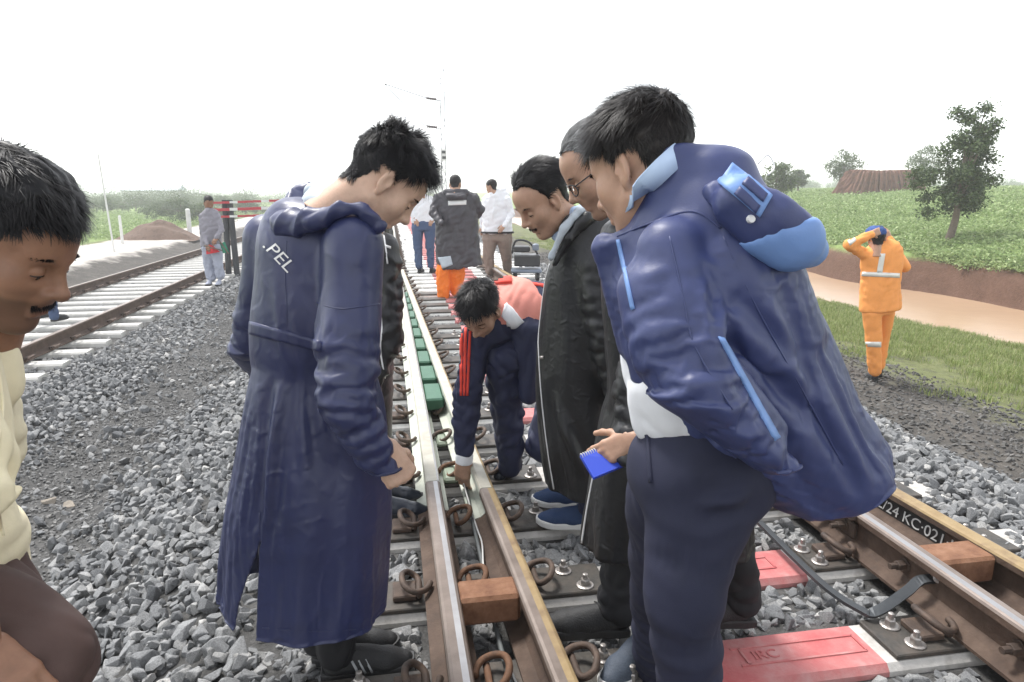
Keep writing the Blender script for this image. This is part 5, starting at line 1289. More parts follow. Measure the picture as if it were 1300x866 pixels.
    for (a, da, ra), (b, db, rb) in zip(ch, ch[1:]): H.add(cone(at(*a, da), ra, at(*b, db), rb), .012)
    H.add(ell(at(375, 282, 1.88), (.06, .08, .035)), .03)
    cloth('hood', H, M['navy_nylon'], p, [f_noise(.004, (.8, 0, .5), 6, 18, 4), f_crisp(.008, (.9, .2, .3), .06, .01, 7)], keep='p2h')
    Ln = Solid(*bounds([at(375, 300, 1.75), at(465, 222, 2.2)], .1), .007); Ln.add(ell(at(418, 257, 1.93), (.072, .11, .052)), 0); Ln.add(cone(at(400, 246, 2.02), .035, at(442, 246, 2.05), .03), .03); Ln.sub(ell(at(446, 240, 1.96), (.05, .07, .05)), .02)
    cloth('hood_lining', Ln, M['lining'], p, [f_noise(.006, (1, 0, .3), 8, 20, 4)])
    hd = make_head(p, at(488, 232, 1.92), vec(.60, .22, -.72), hairm=M['hair'], nstr=12000, ln=(.058, .022), comb='forward', lift=.85, tousle=.7, seed=2, capd=.012, s=1.0)
    hv = place_hand(at(487, 572, 1.68), vec(.42, .05, -.7), vec(.45, -.8, .35), s=1.12, side=-1, curl=(1.15, 1.2, 1.2, 1.2), thumb=.7)
    body(p, M['skin_tan'], hd, [hv], [[(at(455, 262, 1.94), .05), (at(400, 300, D), .08), (at(395, 430, D), .1), (at(395, 540, D), .1), (onz(408, 862, -.03)+RT*.03+[.02, 0, .14], .035)], [(at(395, 330, D), .05), (at(443, 335, 1.82), .035), (el, .03), (wr, .024), (at(486, 574, 1.68), .024)], [(at(395, 540, D), .09), (onz(396, 842, -.03)+RT*.03+[0, 0, .14], .035)]])
    hl1, hl2 = onz(408, 862, -.03), onz(396, 842, -.03)
    T = Solid(*bounds([hl1, hl2, at(400, 600, 1.9), at(425, 600, 2.0)], .16), .01)
    T.add(cone(hl1+[.02, .0, .1]+RT*.03, .062, at(425, 600, 1.9), .085), 0); T.add(cone(hl2+[.0, .0, .1]+RT*.03, .062, at(400, 600, 2.0), .085), .0)
    cloth('trousers', T, M['black_trouser'], p, [f_noise(.008, (0, 0, 1), 10, 16, 2)])
    shoe(p, hl1, vec(1, .22, 0), upper=M['shoe_black'], sole=M['sole_black'], stripe=M['shoe_stripe'], lace=M['shoe_black'], s=1.08)
    shoe(p, hl2, vec(.95, .3, 0), upper=M['shoe_black'], sole=M['sole_black'], stripe=M['lime'], s=1.05)
    MB().box(hl2+[0, 0, .07]-RT*.0, (.02, .02, .05), bev=.006).build('heel_tab', M['lime'], p)
def man_navy_jacket():
    p = person(onz(850, 855, 0), 'tall bent man in navy jacket with light blue hood trim and white shirt'); D = 1.42
    R = [ring((812, 248), (882, 212), 1.45, .065), ring((778, 266), (930, 212), 1.44, .125), ring((774, 303), (982, 248), 1.43, .18), ring((786, 350), (1014, 300), D, .195), ring((802, 420), (1040, 374), D, .185), ring((850, 488), (1064, 446), D, .165), ring((920, 530), (1088, 502), D, .14), ring((985, 568), (1112, 546), D, .115), ring((1022, 588), (1134, 574), D, .095), ring((1038, 606), (1144, 590), D, .085)]
    S = Solid(*bounds(ring_pts(R)+[at(864, 462, 1.08)], .1), .0105)
    def mod(th, t): return 1+np.clip((t-.5)/.5, 0, 1)*(.03*np.sin(th*5+.8)+.025*np.sin(th*9+2+t*2))
    add_loft(S, R, 0, mod=mod)
    sh, el, wr = at(850, 318, 1.28), at(884, 448, 1.19), at(984, 545, 1.22)
    S.add(cone(sh, .092, at(862, 385, 1.23), .086), .03); S.add(cone(at(862, 385, 1.23), .086, el, .08), .012); S.add(cone(el, .083, wr, .055), .014)
    S.add(cone(at(772, 268, 1.46), .03, at(832, 246, 1.36), .022), .02); S.add(cone(at(772, 268, 1.46), .03, at(800, 395, 1.45), .025), .02)
    fo = [f_seg(at(905, 385, 1.22), at(1030, 520, 1.24), .012, .018), f_seg(at(910, 430, 1.2), at(1045, 600, 1.24), .012, .018), f_seg(at(915, 340, 1.22), at(1060, 470, 1.25), .012, .02), f_seg(at(975, 330, 1.23), at(1100, 540, 1.26), .012, .022), f_seg(at(900, 310, 1.22), at(895, 400, 1.16), -.018, .014), f_seg(at(1040, 400, 1.26), at(1118, 580, 1.3), .012, .02)]
    nh = nrm(np.cross(R[-1][1], R[-1][2])); nh = nh if nh[2] < 0 else -nh
    cloth('jacket', S, M['navy_jacket'], p, fo, keep='p8', hem=[(R[-1][0], nh)],
          sim=dict(bones=[(at(860, 225, 1.44), at(930, 390, 1.42), .05, .09, .2, .055), (at(930, 390, 1.42), at(1085, 590, 1.42), .02, .12, .18, .06), (sh, el, lambda t: .06+.14*np.clip((t-.3)/.5, 0, 1), .06, .1), (el, wr, lambda t: .22-.06*t, .06, .085)], its=280, inner=.03, bend=.06, anchor=.003, seed=.016, hold=lambda P: (P[:, 2]-1.6)/.05))
    # hood hanging on the back: navy with light blue brim
    ha = [((905, 228), 1.30, .024), ((938, 242), 1.245, .04), ((976, 267), 1.235, .05), ((1006, 289), 1.24, .046), ((1028, 301), 1.27, .03)]
    H = Solid(*bounds([at(840, 170, 1.2), at(1080, 350, 1.55)], .12), .010)
    for (a, da, ra), (b, db, rb) in zip(ha, ha[1:]): H.add(cone(at(*a, da), ra, at(*b, db), rb, flat=(vec(.2, .95, .2), .62)), .03)
    e0, e1 = at(930, 232, 1.3), at(1035, 296, 1.3); axh = nrm(at(1003, 328, 1.3)-at(1040, 275, 1.3)); 
    q0 = at(990, 285, 1.24); nv = nrm(at(1051, 296, 1.3)-at(985, 232, 1.3)); nv2 = nrm(np.cross(nrm(at(1037, 272, 1.3)-at(958, 300, 1.3)), ray(1000, 285))); nv2 = nv2 if nv2.dot(at(1030, 320, 1.3)-q0) > 0 else -nv2
    H2 = H.like(); H2.D = H.D.copy(); q1 = q0+nv2*.004
    H.sub(halfspace(q1, -nv2, H.lo, H.lo+H.h*H.n), 0); H2.sub(halfspace(q1-nv2*.016, nv2, H.lo, H.lo+H.h*H.n), 0)
    H2.D = H2.D-.005; fh = []
    hb = dict(bones=[(at(905, 228, 1.28), at(1028, 301, 1.26), .04, .08, .06)], its=70, inner=.018, bend=.12, anchor=.004, seed=.008); cloth('hood', H, M['navy_jacket'], p, fh, keep='p8h', sim=hb); cloth('hood_brim', H2, M['light_blue'], p, fh, sim=hb)
    patch(['p8h', 'p8'], [(928, 208), (980, 250), (965, 276), (912, 232)], 14, 8, 'velcro_panel', M['light_blue'], p, .006)
    patch(['p8h', 'p8'], [(947, 228), (973, 250), (968, 258), (941, 236)], 8, 4, 'velcro_strip', M['navy_jacket'], p, .010)
    patch(['p8h', 'p8'], [(939, 239), (965, 262), (960, 271), (932, 247)], 8, 4, 'velcro_strip', M['navy_jacket'], p, .010)
    patch('p8', [(911, 428), (919, 430), (990, 556), (983, 560)], 3, 24, 'pocket_trim', M['light_blue'], p, .003)
    patch('p8', [(783, 305), (787, 304), (806, 392), (802, 394)], 3, 18, 'zip_trim', M['light_blue'], p, .003)
    piping('p8', [(784, 300), (830, 282), (880, 268), (915, 290)], .0025, 'seam', M['navy_jacket'], p)
    piping('p8', [(918, 300), (960, 390), (1010, 480), (1070, 590)], .0018, 'seam', M['navy_jacket'], p); piping('p8', [(850, 300), (868, 380), (882, 440), (930, 520)], .0018, 'seam', M['navy_jacket'], p)
    MB().tube(catmull([at(962, 208, 1.32), at(975, 197, 1.32), at(983, 212, 1.31), at(975, 222, 1.29)], 6), .0016, 5).build('drawcord', M['piping'], p, True)
    MB().lathe(at(952, 278, 1.215), [(.007, 0), (.008, .004), (.006, .012)], 10, -FW).build('toggle', M['piping'], p)
    # shirt, collar
    W = Solid(*bounds([at(770, 300, 1.2), at(990, 560, 1.7)], .05), .009)
    add_loft(W, [ring((798, 330), (900, 330), 1.47, .13), ring((796, 400), (935, 390), 1.45, .15), ring((791, 450), (955, 440), 1.44, .16), ring((797, 492), (965, 480), 1.43, .15), ring((812, 519), (975, 508), 1.43, .14)], 0)
    cloth('shirt', W, M['white_shirt'], p, [f_noise(.007, (.8, 0, -.5), 4, 12, 3)])
    strap([at(786, 262, 1.44), at(814, 240, 1.365), at(842, 213, 1.345), at(865, 192, 1.385), at(873, 186, 1.5)], .042, .005, 'shirt_collar', M['pale_blue'], p, upv=vec(.45, -.75, .35))
    # trousers
    T = Solid(*bounds([at(780, 500, 1.2), at(1010, 950, 1.3), onz(830, 850, 0)], .15), .0115)
    add_loft(T, [ring((806, 528), (980, 528), 1.43, .15), ring((798, 565), (988, 562), 1.42, .165), ring((798, 600), (985, 596), 1.42, .16)], 0)
    n1, n2, n3 = at(890, 600, 1.36), at(868, 735, 1.31), at(884, 905, 1.34); f1, f2, f3 = at(862, 600, 1.52), at(840, 720, 1.72), onz(832, 830, .09)
    T.add(cone(n1, .124, n2, .078), .03); T.add(cone(n2, .078, n3, .07), .02); T.add(cone(f1, .125, f2, .085), .025); T.add(cone(f2, .085, f3, .066), .02)
    cloth('trousers', T, M['navy_trouser'], p, [f_seg(at(830, 590, 1.22), at(930, 660, 1.2), .010, .02), f_seg(at(960, 600, 1.25), at(850, 640, 1.2), .010, .018), f_seg(at(950, 640, 1.22), at(860, 690, 1.2), .009, .02), f_seg(at(830, 560, 1.25), at(835, 620, 1.22), -.016, .016)], keep='p8t',
          sim=dict(bones=[(n1, n2, .05, .035, .12), (n2, n3, .09, .03, .1), (f1, f2, .05, .03, .12), (f2, f3, .10, .03, .09), (at(890, 520, 1.42), at(890, 600, 1.42), .01, .02, .15)], its=160, inner=.02, bend=.12, anchor=.004, seed=.012))
    patch('p8t', [(820, 545), (824, 545), (829, 612), (825, 613)], 2, 10, 'pocket_edge', M['navy_trouser'], p, .005)
    s1 = onz(832, 822, .0); shoe(p, s1, vec(-.62, -.7, 0), upper=M['shoe_grey'], sole=M['sole_white'], lace=M['shoe_grey'], s=1.1)
    s2 = at(905, 1000, 1.36); s2[2] = 0; shoe(p, s2, vec(-.9, .1, 0), upper=M['shoe_grey'], sole=M['sole_white'], s=1.1)
    hd = make_head(p, at(814, 215, 1.47), vec(-.66, .62, -.42), hairm=M['hair_brown'], nstr=17000, ln=(.055, .02), comb='forward', lift=.4, tousle=.25, seed=8, capd=.016, strw=.0009, s=1.03, jaw=1.05)
    hv = place_hand(wr-vec(.04, -.02, -.03), vec(.45, .85, -.3), vec(.3, -.5, .8), side=1, curl=(.3, .3, .3, .3))
    body(p, M['skin_mid'], hd, [hv], [[(at(832, 235, 1.46), .05), (at(880, 300, 1.44), .09), (at(930, 420, 1.43), .11), (at(900, 545, 1.43), .11), (n2, .055), (at(893, 905, 1.34), .045), (s2+[0, 0, .08], .04)], [(at(860, 300, 1.42), .06), (sh, .04), (el, .024), (wr, .018)], [(at(895, 560, 1.44), .1), (f2, .055), (f3, .04)]])
def man_black_coat():
    p = person(onz(720, 650, 0), 'moustached man in black raincoat with white piping, looking down beside the bending man'); D = 2.9
    R = [ring((722, 268), (768, 270), 2.87, .08), ring((704, 292), (790, 300), 2.88, .13), ring((693, 330), (800, 340), D, .16), ring((685, 400), (803, 400), D, .17), ring((681, 460), (800, 460), D, .17), ring((685, 530), (803, 530), D, .18), ring((692, 575), (806, 578), D, .18), ring((699, 604), (808, 612), D, .185)]
    S = Solid(*bounds(ring_pts(R)+[at(780, 490, 2.6)], .08), .0155)
    def mod(th, t): a = np.clip((t-.4)/.5, 0, 1); return 1+a*(.035*np.sin(th*6+.5)+.03*np.sin(th*10+2+t*2)+.016*np.sin(th*15+t*6))
    add_loft(S, R, 0, mod=mod)
    sh, el, wr = at(757, 318, 2.77), at(770, 410, 2.7), at(786, 495, 2.68)
    S.add(cone(sh, .08, el, .068), .025); S.add(cone(el, .067, wr, .05), .014); S.add(cone(at(720, 285, 2.8), .05, at(765, 290, 2.85), .06), .03)
    fo = [f_seg(at(690, 470, 2.75), at(745, 590, 2.72), .016, .025), f_seg(at(700, 500, 2.75), at(720, 620, 2.72), .012, .02)]
    nh = nrm(np.cross(R[-1][1], R[-1][2])); nh = nh if nh[2] < 0 else -nh
    cloth('raincoat', S, M['black_nylon'], p, fo, keep='p5', hem=[(R[-1][0], nh)], sim=dict(bones=[(at(745, 290, D), at(742, 450, D), .03, .08, .2, .07), (at(742, 450, D), at(750, 610, D), .01, .10, .2, .09), (sh, el, .10, .05, .085), (el, wr, .14, .05, .075)], its=220, inner=.03, bend=.06, anchor=.003, seed=.016, hold=lambda P: (P[:, 2]-1.38)/.1))
    piping('p5', [(698, 335), (690, 365), (684, 410), (684, 450), (688, 510), (695, 570), (703, 621)], .0035, 'piping', M['piping'], p)
    piping('p5', [(765, 300), (768, 340), (771, 390), (778, 450), (789, 494)], .0035, 'piping', M['piping'], p)
    patch('p5', [(697, 318), (705, 312), (708, 320), (700, 327)], 4, 4, 'chest_logo', M['piping'], p, .004)
    patch('p5', [(686, 452), (690, 452), (690, 456), (686, 456)], 2, 2, 'snap_button', M['bolt'], p, .006)
    L = Solid(*bounds([at(690, 345, 2.6), at(775, 250, 3.0)], .05), .007)
    for a, b in ((((756, 262), 2.84, .020), ((735, 268), 2.76, .018)), (((735, 268), 2.76, .018), ((716, 290), 2.735, .018)), (((716, 290), 2.735, .018), ((699, 328), 2.74, .012))): L.add(cone(at(*a[0], a[1]), a[2], at(*b[0], b[1]), b[2]), .01)
    cloth('hood_lining', L, M['lining'], p, [f_noise(.004, (.5, 0, -.5), 8, 20, 4)])
    L2 = Solid(*bounds([at(700, 345, 2.6), at(800, 250, 3.1)], .05), .008)
    for a, b in ((((770, 270), 2.86, .028), ((745, 276), 2.755, .026)), (((745, 276), 2.755, .026), ((722, 302), 2.74, .022)), (((722, 302), 2.74, .02), ((704, 335), 2.75, .014))): L2.add(cone(at(*a[0], a[1]), a[2], at(*b[0], b[1]), b[2]), .01)
    cloth('hood', L2, M['black_nylon'], p, [f_noise(.006, (.5, 0, -.5), 6, 18, 4)])
    C = Solid(*bounds([at(690, 330, 2.6), at(760, 250, 3.0)], .05), .006); C.add(cone(at(706, 300, 2.80), .02, at(728, 270, 2.80), .022), 0); C.add(cone(at(728, 270, 2.80), .022, at(748, 262, 2.85), .02), .01)
    cloth('shirt_collar', C, M['pale_blue'], p)
    hd = make_head(p, at(689, 254, 2.8), vec(-.72, -.34, -.60), hairm=M['hair'], nstr=8000, ln=(.055, .025), comb='back', lift=.32, tousle=.25, seed=5, capd=.010, s=1.08, mous=True, hl=np.array([[0, .094], [25, .1], [42, .09], [58, .066], [70, .03], [80, -.012], [88, -.014], [95, .03], [112, .03], [124, -.02], [135, -.055], [160, -.07], [180, -.075]]))
    h1, h2 = onz(752, 643, .02), onz(763, 670, .02)
    body(p, M['skin_mid'], hd, [], [[(at(722, 275, 2.84), .05), (at(748, 320, D), .1), (at(745, 460, D), .1), (h1+[0, 0, .1], .045)], [(at(748, 320, D), .05), (sh, .04), (el, .03), (wr, .022)], [(at(745, 460, D), .09), (h2+[0, 0, .1], .045)]])
    T = Solid(*bounds([h1, h2, at(745, 500, D)], .15), .011); T.add(cone(h1+[-.05, 0, .1], .06, at(740, 500, D), .09), 0); T.add(cone(h2+[-.05, 0, .1], .06, at(750, 500, D), .09), 0)
    cloth('trousers', T, M['navy_trouser'], p, [f_noise(.01, (1, 0, .2), 6, 14, 2)])
    for h in (h1, h2): shoe(p, h, vec(-1, .08, 0), upper=M['shoe_navy'], sole=M['sole_white'], lace=M['shoe_navy'], s=1.06)
def man_glasses():
    p = person(onz(830, 790, 0), 'grey-haired man with black glasses and blue notebook, behind the tall bent man'); D = 2.15
    R = [ring((772, 262), (850, 260), D, .09), ring((760, 300), (900, 290), D, .16), ring((768, 400), (930, 400), D, .18), ring((770, 480), (940, 480), D, .18), ring((753, 560), (948, 560), D, .19), ring((743, 625), (954, 625), D, .19), ring((737, 676), (958, 684), D, .19)]
    S = Solid(*bounds(ring_pts(R)+[at(800, 558, 1.8)], .08), .0145)
    def mod(th, t): a = np.clip((t-.4)/.5, 0, 1); return 1+a*(.03*np.sin(th*7+.5)+.03*np.sin(th*11+2+t*2))
    add_loft(S, R, 0, mod=mod)
    sh, el, wr = at(850, 320, 2.0), at(812, 470, 1.95), at(800, 558, 1.86)
    S.add(cone(sh, .08, el, .072), .025); S.add(cone(el, .072, wr, .052), .014)
    nh = nrm(np.cross(R[-1][1], R[-1][2])); nh = nh if nh[2] < 0 else -nh
    cloth('raincoat', S, M['black_nylon'], p, [], keep='p6', hem=[(R[-1][0], nh)], sim=dict(bones=[(at(820, 280, D), at(845, 480, D), .03, .06, .2, .08), (at(845, 480, D), at(848, 680, D), .03, .09, .2, .08), (sh, el, .10, .05, .085), (el, wr, .18, .05, .075)], its=200, inner=.03, bend=.06, anchor=.003, seed=.014, hold=lambda P: (P[:, 2]-1.38)/.1), sub=0)
    piping('p6', [(756, 590), (748, 630), (742, 665), (737, 700)], .0035, 'piping', M['piping'], p)
    hd = make_head(p, at(762, 214, 2.1), vec(-.80, -.02, -.57), hairm=M['hair_grey'], nstr=7000, ln=(.03, .018), comb='back', lift=.3, tousle=.2, seed=6, capd=.007, s=1.04, mous=False, beard=.25, hl=HL+[0, .012])
    Rg = frame(vec(-.80, -.02, -.57)); og = at(762, 214, 2.1); g = empty('glasses', og, 'black rimmed glasses worn by the grey-haired man', 'glasses')
    Wg = lambda P: og+(np.array(P)*1.04)@Rg.T
    for sx in (-1, 1):
        MB().tube(Wg([(sx*.034+.026*math.cos(a), .104-.012*abs(math.cos(a))*(1 if math.cos(a)*sx > 0 else 0), -.004+.018*math.sin(a)) for a in np.linspace(0, 2*math.pi, 21)[:-1]]), .0022, 6, closed=True).build('rim', M['black_paint'], g, True)
        MB().tube(Wg([(sx*.059, .094, .004), (sx*.077, .05, .006), (sx*.083, .0, .006), (sx*.083, -.02, -.01)]), .002, 6).build('temple_arm', M['black_paint'], g, True)
        a = np.linspace(0, 2*math.pi, 21)[:-1]; VV = [(sx*.034+.025*math.cos(t), .104-.012*abs(math.cos(t))*(1 if math.cos(t)*sx > 0 else 0), -.004+.017*math.sin(t)) for t in a]
        link('lens', mesh('lens', Wg(VV), [tuple(range(20))]), M['lens'], g)
    MB().tube(Wg([(-.009, .105, .0), (0, .107, .003), (.009, .105, .0)]), .002, 6).build('bridge', M['black_paint'], g, True)
    hv = place_hand(at(801, 560, 1.84), vec(-.75, .15, -.45), vec(.1, -.8, .6), side=1, curl=(.35, .35, .4, .45), thumb=.3, s=.95)
    s1, s2 = onz(797, 802, .02), onz(955, 790, .02)
    body(p, M['skin_mid'], hd, [hv], [[(at(800, 262, D), .05), (at(840, 320, D), .1), (at(850, 500, D), .1), (s1+RT*-.04+[0, 0, .12], .035)], [(at(840, 310, D), .05), (sh, .04), (el, .03), (wr, .022)], [(at(850, 500, D), .09), (s2+RT*-.04+[0, 0, .12], .035)]])
    T = Solid(*bounds([s1, s2, at(850, 520, D)], .15), .011); T.add(cone(s1+RT*-.04+[0, 0, .1], .068, at(820, 560, D), .1), 0); T.add(cone(s2+RT*-.04+[0, 0, .1], .068, at(890, 560, D), .1), 0)
    cloth('trousers', T, M['black_trouser'], p, [f_noise(.012, (1, 0, .2), 6, 14, 2)])
    for h in (s1, s2): shoe(p, h, vec(-1, -.05, 0), upper=M['shoe_black'], sole=M['sole_black'], lace=M['shoe_black'], s=1.1)
    # blue spiral notebook held in the hand
    c = [at(736, 580, 1.86), at(777, 564, 1.90), at(803, 588, 1.84), at(753, 609, 1.80)]; u = nrm(c[1]-c[0]); w = nrm(c[3]-c[0]); n = nrm(np.cross(u, w)); n = n if n[2] > 0 else -n
    nb = empty('notebook', c[3], 'small blue spiral notebook held by the man with glasses', 'notebook')
    def slab(z0, z1, name, m, ins=0.):
        q = [c[0]+(u+w)*ins, c[1]+(-u+w)*ins, c[2]-(u+w)*ins, c[3]+(u-w)*ins]; V = [x+n*z0 for x in q]+[x+n*z1 for x in q]
        link(name, mesh(name, V, [(3, 2, 1, 0), (4, 5, 6, 7), (0, 1, 5, 4), (1, 2, 6, 5), (2, 3, 7, 6), (3, 0, 4, 7)]), m, nb)
    slab(.008, .0105, 'cover', M['bluecover']); slab(.0012, .0078, 'pages', M['white_shirt'], .003); slab(-.001, .001, 'back_cover', M['bluecover'])
    for i in range(15):
        b = c[0]+(c[1]-c[0])*(i+.5)/15+w*.004+n*.005; MB().tube([b+(w*math.cos(a)+n*math.sin(a))*.009 for a in np.linspace(0, 2*math.pi, 11)[:-1]], .0013, 5, closed=True).build('spiral_ring', M['wire'], nb, True)
M['bluecover'] = mat('blue_notebook_cover', (.02, .06, .50), .45)
M['lens'] = mat('clear_lens', (1, 1, 1), .02); M['lens'].node_tree.nodes['Principled BSDF'].inputs['Transmission Weight'].default_value = 1; M['lens'].node_tree.nodes['Principled BSDF'].inputs['IOR'].default_value = 1.03
def man_bending():
    p = person(onz(650, 600, 0), 'man in navy tracksuit and salmon vest bending down to touch the rail')
    sh, el, wr = at(606, 428, 3.28), at(594, 500, 3.24), at(590, 568, 3.24)
    S = Solid(*bounds([at(560, 340, 3.1), at(760, 590, 4.0)], .1), .01)
    S.add(cone(at(628, 412, 3.32), .12, at(655, 398, 3.45), .165), 0); S.add(cone(at(655, 398, 3.45), .165, at(715, 400, 3.75), .18), .03)
    S.add(cone(at(622, 415, 3.3), .1, sh, .085), .03); S.add(cone(sh, .08, el, .07), .02); S.add(cone(el, .07, wr, .055), .012); S.add(cone(at(668, 420, 3.3), .08, at(672, 500, 3.3), .06), .02)
    fo = [f_limb(sh, el, .009, .05, 2, .13, .2, 1.1), f_limb(el, wr, .009, .045, 4, .12, 0, 1.), f_noise(.012, (.2, .3, 1), 4, 12, 1)]
    a0, a1 = at(622, 415, 3.3), at(715, 400, 3.75); ax = nrm(a1-a0)
    def mi(c): return np.zeros(len(c), int)
    cloth('track_jacket', S, M['navy_track'], p, fo, keep='p4')
    # safety vest: shell over the back and shoulder
    Vs = Solid(*bounds([at(590, 330, 3.1), at(700, 470, 3.8)], .1), .009)
    Vs.add(cone(at(630, 406, 3.34), .134, at(655, 398, 3.45), .184), 0); Vs.add(cone(at(655, 398, 3.45), .184, at(668, 398, 3.52), .186), .02)
    Vs.sub(cone(at(650, 440, 3.2), .10, at(620, 450, 3.2), .14), .02); Vs.sub(cone(at(600, 425, 3.25), .09, at(590, 480, 3.2), .12), .01)
    q = at(657, 396, 3.47); Vs.sub(halfspace(q, -ax, Vs.lo, Vs.lo+Vs.h*Vs.n), 0)
    rq = at(640, 362, 3.3)
    cloth('safety_vest', Vs, M['vest'], p, [f_noise(.008, (.4, .3, .9), 5, 14, 1)], keep='p4v')
    patch('p4v', [(612, 350), (648, 345), (650, 360), (622, 362)], 14, 6, 'vest_shoulder', M['vest_red'], p, .012)
    patch(['p4v', 'p4'], [(640, 387), (663, 409), (672, 437), (645, 428)], 14, 14, 'shirt_front', M['white_shirt'], p, .008)
    patch(['p4v', 'p4'], [(641, 386), (664, 408), (651, 417), (636, 402)], 10, 10, 'shirt_collar', M['white_shirt'], p, .016)
    for dx in (0, 5.2, 10.4): patch('p4', [(585+dx, 412+dx*.8), (588+dx, 412+dx*.8), (587+dx*.75, 502), (584+dx*.75, 502)], 2, 16, 'sleeve_stripe', M['vest_red'], p, .005)
    patch('p4', [(655, 352), (690, 356), (690, 359), (655, 355.5)], 10, 2, 'hip_stripe', M['vest_red'], p, .006); patch('p4', [(655, 357), (690, 361), (690, 364), (655, 360.5)], 10, 2, 'hip_stripe', M['vest_red'], p, .006)
    cf = nrm(at(590, 578, 3.24)-el); Cf = Solid(*bounds([wr-.1, wr+.1], .02), .006); Cf.add(cone(wr+cf*.045, .046, wr+cf*.075, .044), 0); Cf.sub(halfspace(wr+cf*.085, -cf, Cf.lo, Cf.lo+Cf.h*Cf.n), 0); cloth('shirt_cuff', Cf, M['white_shirt'], p)
    T = Solid(*bounds([at(590, 380, 3.1), at(790, 620, 4.0)], .1), .01)
    h1, kn, an = at(705, 430, 3.7), at(640, 455, 3.32), onz(648, 590, .1)
    T.add(cone(at(715, 405, 3.75), .16, h1, .14), 0); T.add(cone(h1, .13, kn, .105), .03); T.add(cone(kn, .1, an, .068), .02)
    k2 = at(690, 565, 3.42); T.add(cone(at(725, 430, 3.8), .13, k2, .09), .02); T.add(cone(k2, .085, onz(735, 570, .1), .06), .02)
    cloth('trousers', T, M['navy_track'], p, [f_limb(kn, an, .011, .07, 3, .16, -.1, 1.), f_noise(.01, (.7, .1, -.6), 4, 11, 2)])
    shoe(p, onz(650, 588, 0), vec(-.25, -1, 0), upper=M['shoe_leather'], sole=M['sole_black'], s=1.05, sneaker=False); shoe(p, onz(735, 570, .0), vec(-1, -.1, 0), upper=M['shoe_leather'], sole=M['sole_black'], s=1.05, sneaker=False)
    hd = make_head(p, at(611, 395, 3.22), vec(-.30, -.60, -.74), hairm=M['hair'], nstr=8000, ln=(.05, .022), comb='forward', lift=.5, tousle=.4, seed=4, capd=.014, s=1.04)
    hv = place_hand(at(589, 584, 3.24), vec(-.12, -.05, -1), vec(-.25, -1, .2), side=-1, curl=(.35, .45, .5, .55), thumb=.5, s=1.1)
    body(p, M['skin_mid'], hd, [hv], [[(at(622, 410, 3.3), .05), (at(650, 405, 3.45), .1), (at(715, 410, 3.75), .12), (h1, .08), (kn, .06), (an, .045)], [(at(625, 415, 3.32), .06), (sh, .05), (el, .042), (wr, .03)], [(at(715, 410, 3.75), .1), (k2, .055), (onz(735, 570, .1), .04)]])
def man_behind():
    p = person(onz(480, 648, 0), 'man in dark raincoat mostly hidden behind the navy-coated man'); D = 3.35
    R = [ring((440, 272), (488, 275), D, .09), ring((430, 300), (498, 298), D, .15), ring((425, 345), (502, 345), D, .16), ring((425, 400), (499, 400), D, .16), ring((422, 470), (498, 470), D, .17), ring((420, 560), (497, 560), D, .18), ring((420, 615), (496, 618), D, .18)]
    S = Solid(*bounds(ring_pts(R), .1), .01); add_loft(S, R, 0); carve_loft(S, ext(shrink(R[4:], .022)))
    sh, el, wr = at(488, 315, 3.2), at(494, 430, 3.12), at(470, 490, 3.1); S.add(cone(sh, .07, el, .065), .02); S.add(cone(el, .065, wr, .05), .014)
    cloth('raincoat', S, M['black_nylon'], p, [f_limb(sh, el, .008, .06, 3, .13, .1, 1.1), f_crisp(.010, (.6, .1, -.8), .09, .013, 6), f_limb(el, wr, .009, .05, 5, .12, -.1, 1)], keep='p3')
    piping('p3', [(481, 385), (485, 415), (483, 445), (489, 480)], .004, 'piping', M['piping'], p); piping('p3', [(486, 290), (489, 310), (492, 335)], .004, 'piping', M['piping'], p)
    patch('p3', [(489, 311), (496, 313), (496, 316), (489, 314)], 3, 2, 'chest_logo', M['piping'], p, .005)
    hd = make_head(p, at(482, 240, D), vec(.8, -.2, -.55), hairm=M['hair'], nstr=1500, seed=3, h=.004, capd=.01, eyes=False)
    s1, s2 = onz(474, 655, 0), onz(462, 640, 0)
    body(p, M['skin_mid'], hd, [], [[(at(464, 270, D), .05), (at(464, 310, D), .1), (at(460, 470, D), .1), (s1+[0, 0, .1], .045)], [(at(464, 310, D), .06), (sh, .05), (el, .04), (wr, .03)], [(at(460, 470, D), .09), (s2+[0, 0, .1], .045)]])
    T = Solid(*bounds([s1, s2, at(460, 480, D)], .15), .012); T.add(cone(s1+[0, 0, .1], .065, at(465, 500, D), .09), 0); T.add(cone(s2+[0, 0, .1], .065, at(455, 500, D), .09), 0); cloth('trousers', T, M['black_trouser'], p)
    shoe(p, s1, vec(1, -.05, 0), upper=M['shoe_leather'], sole=M['sole_black'], s=1.0); shoe(p, s2, vec(1, .1, 0), upper=M['shoe_leather'], sole=M['sole_black'], s=1.05)
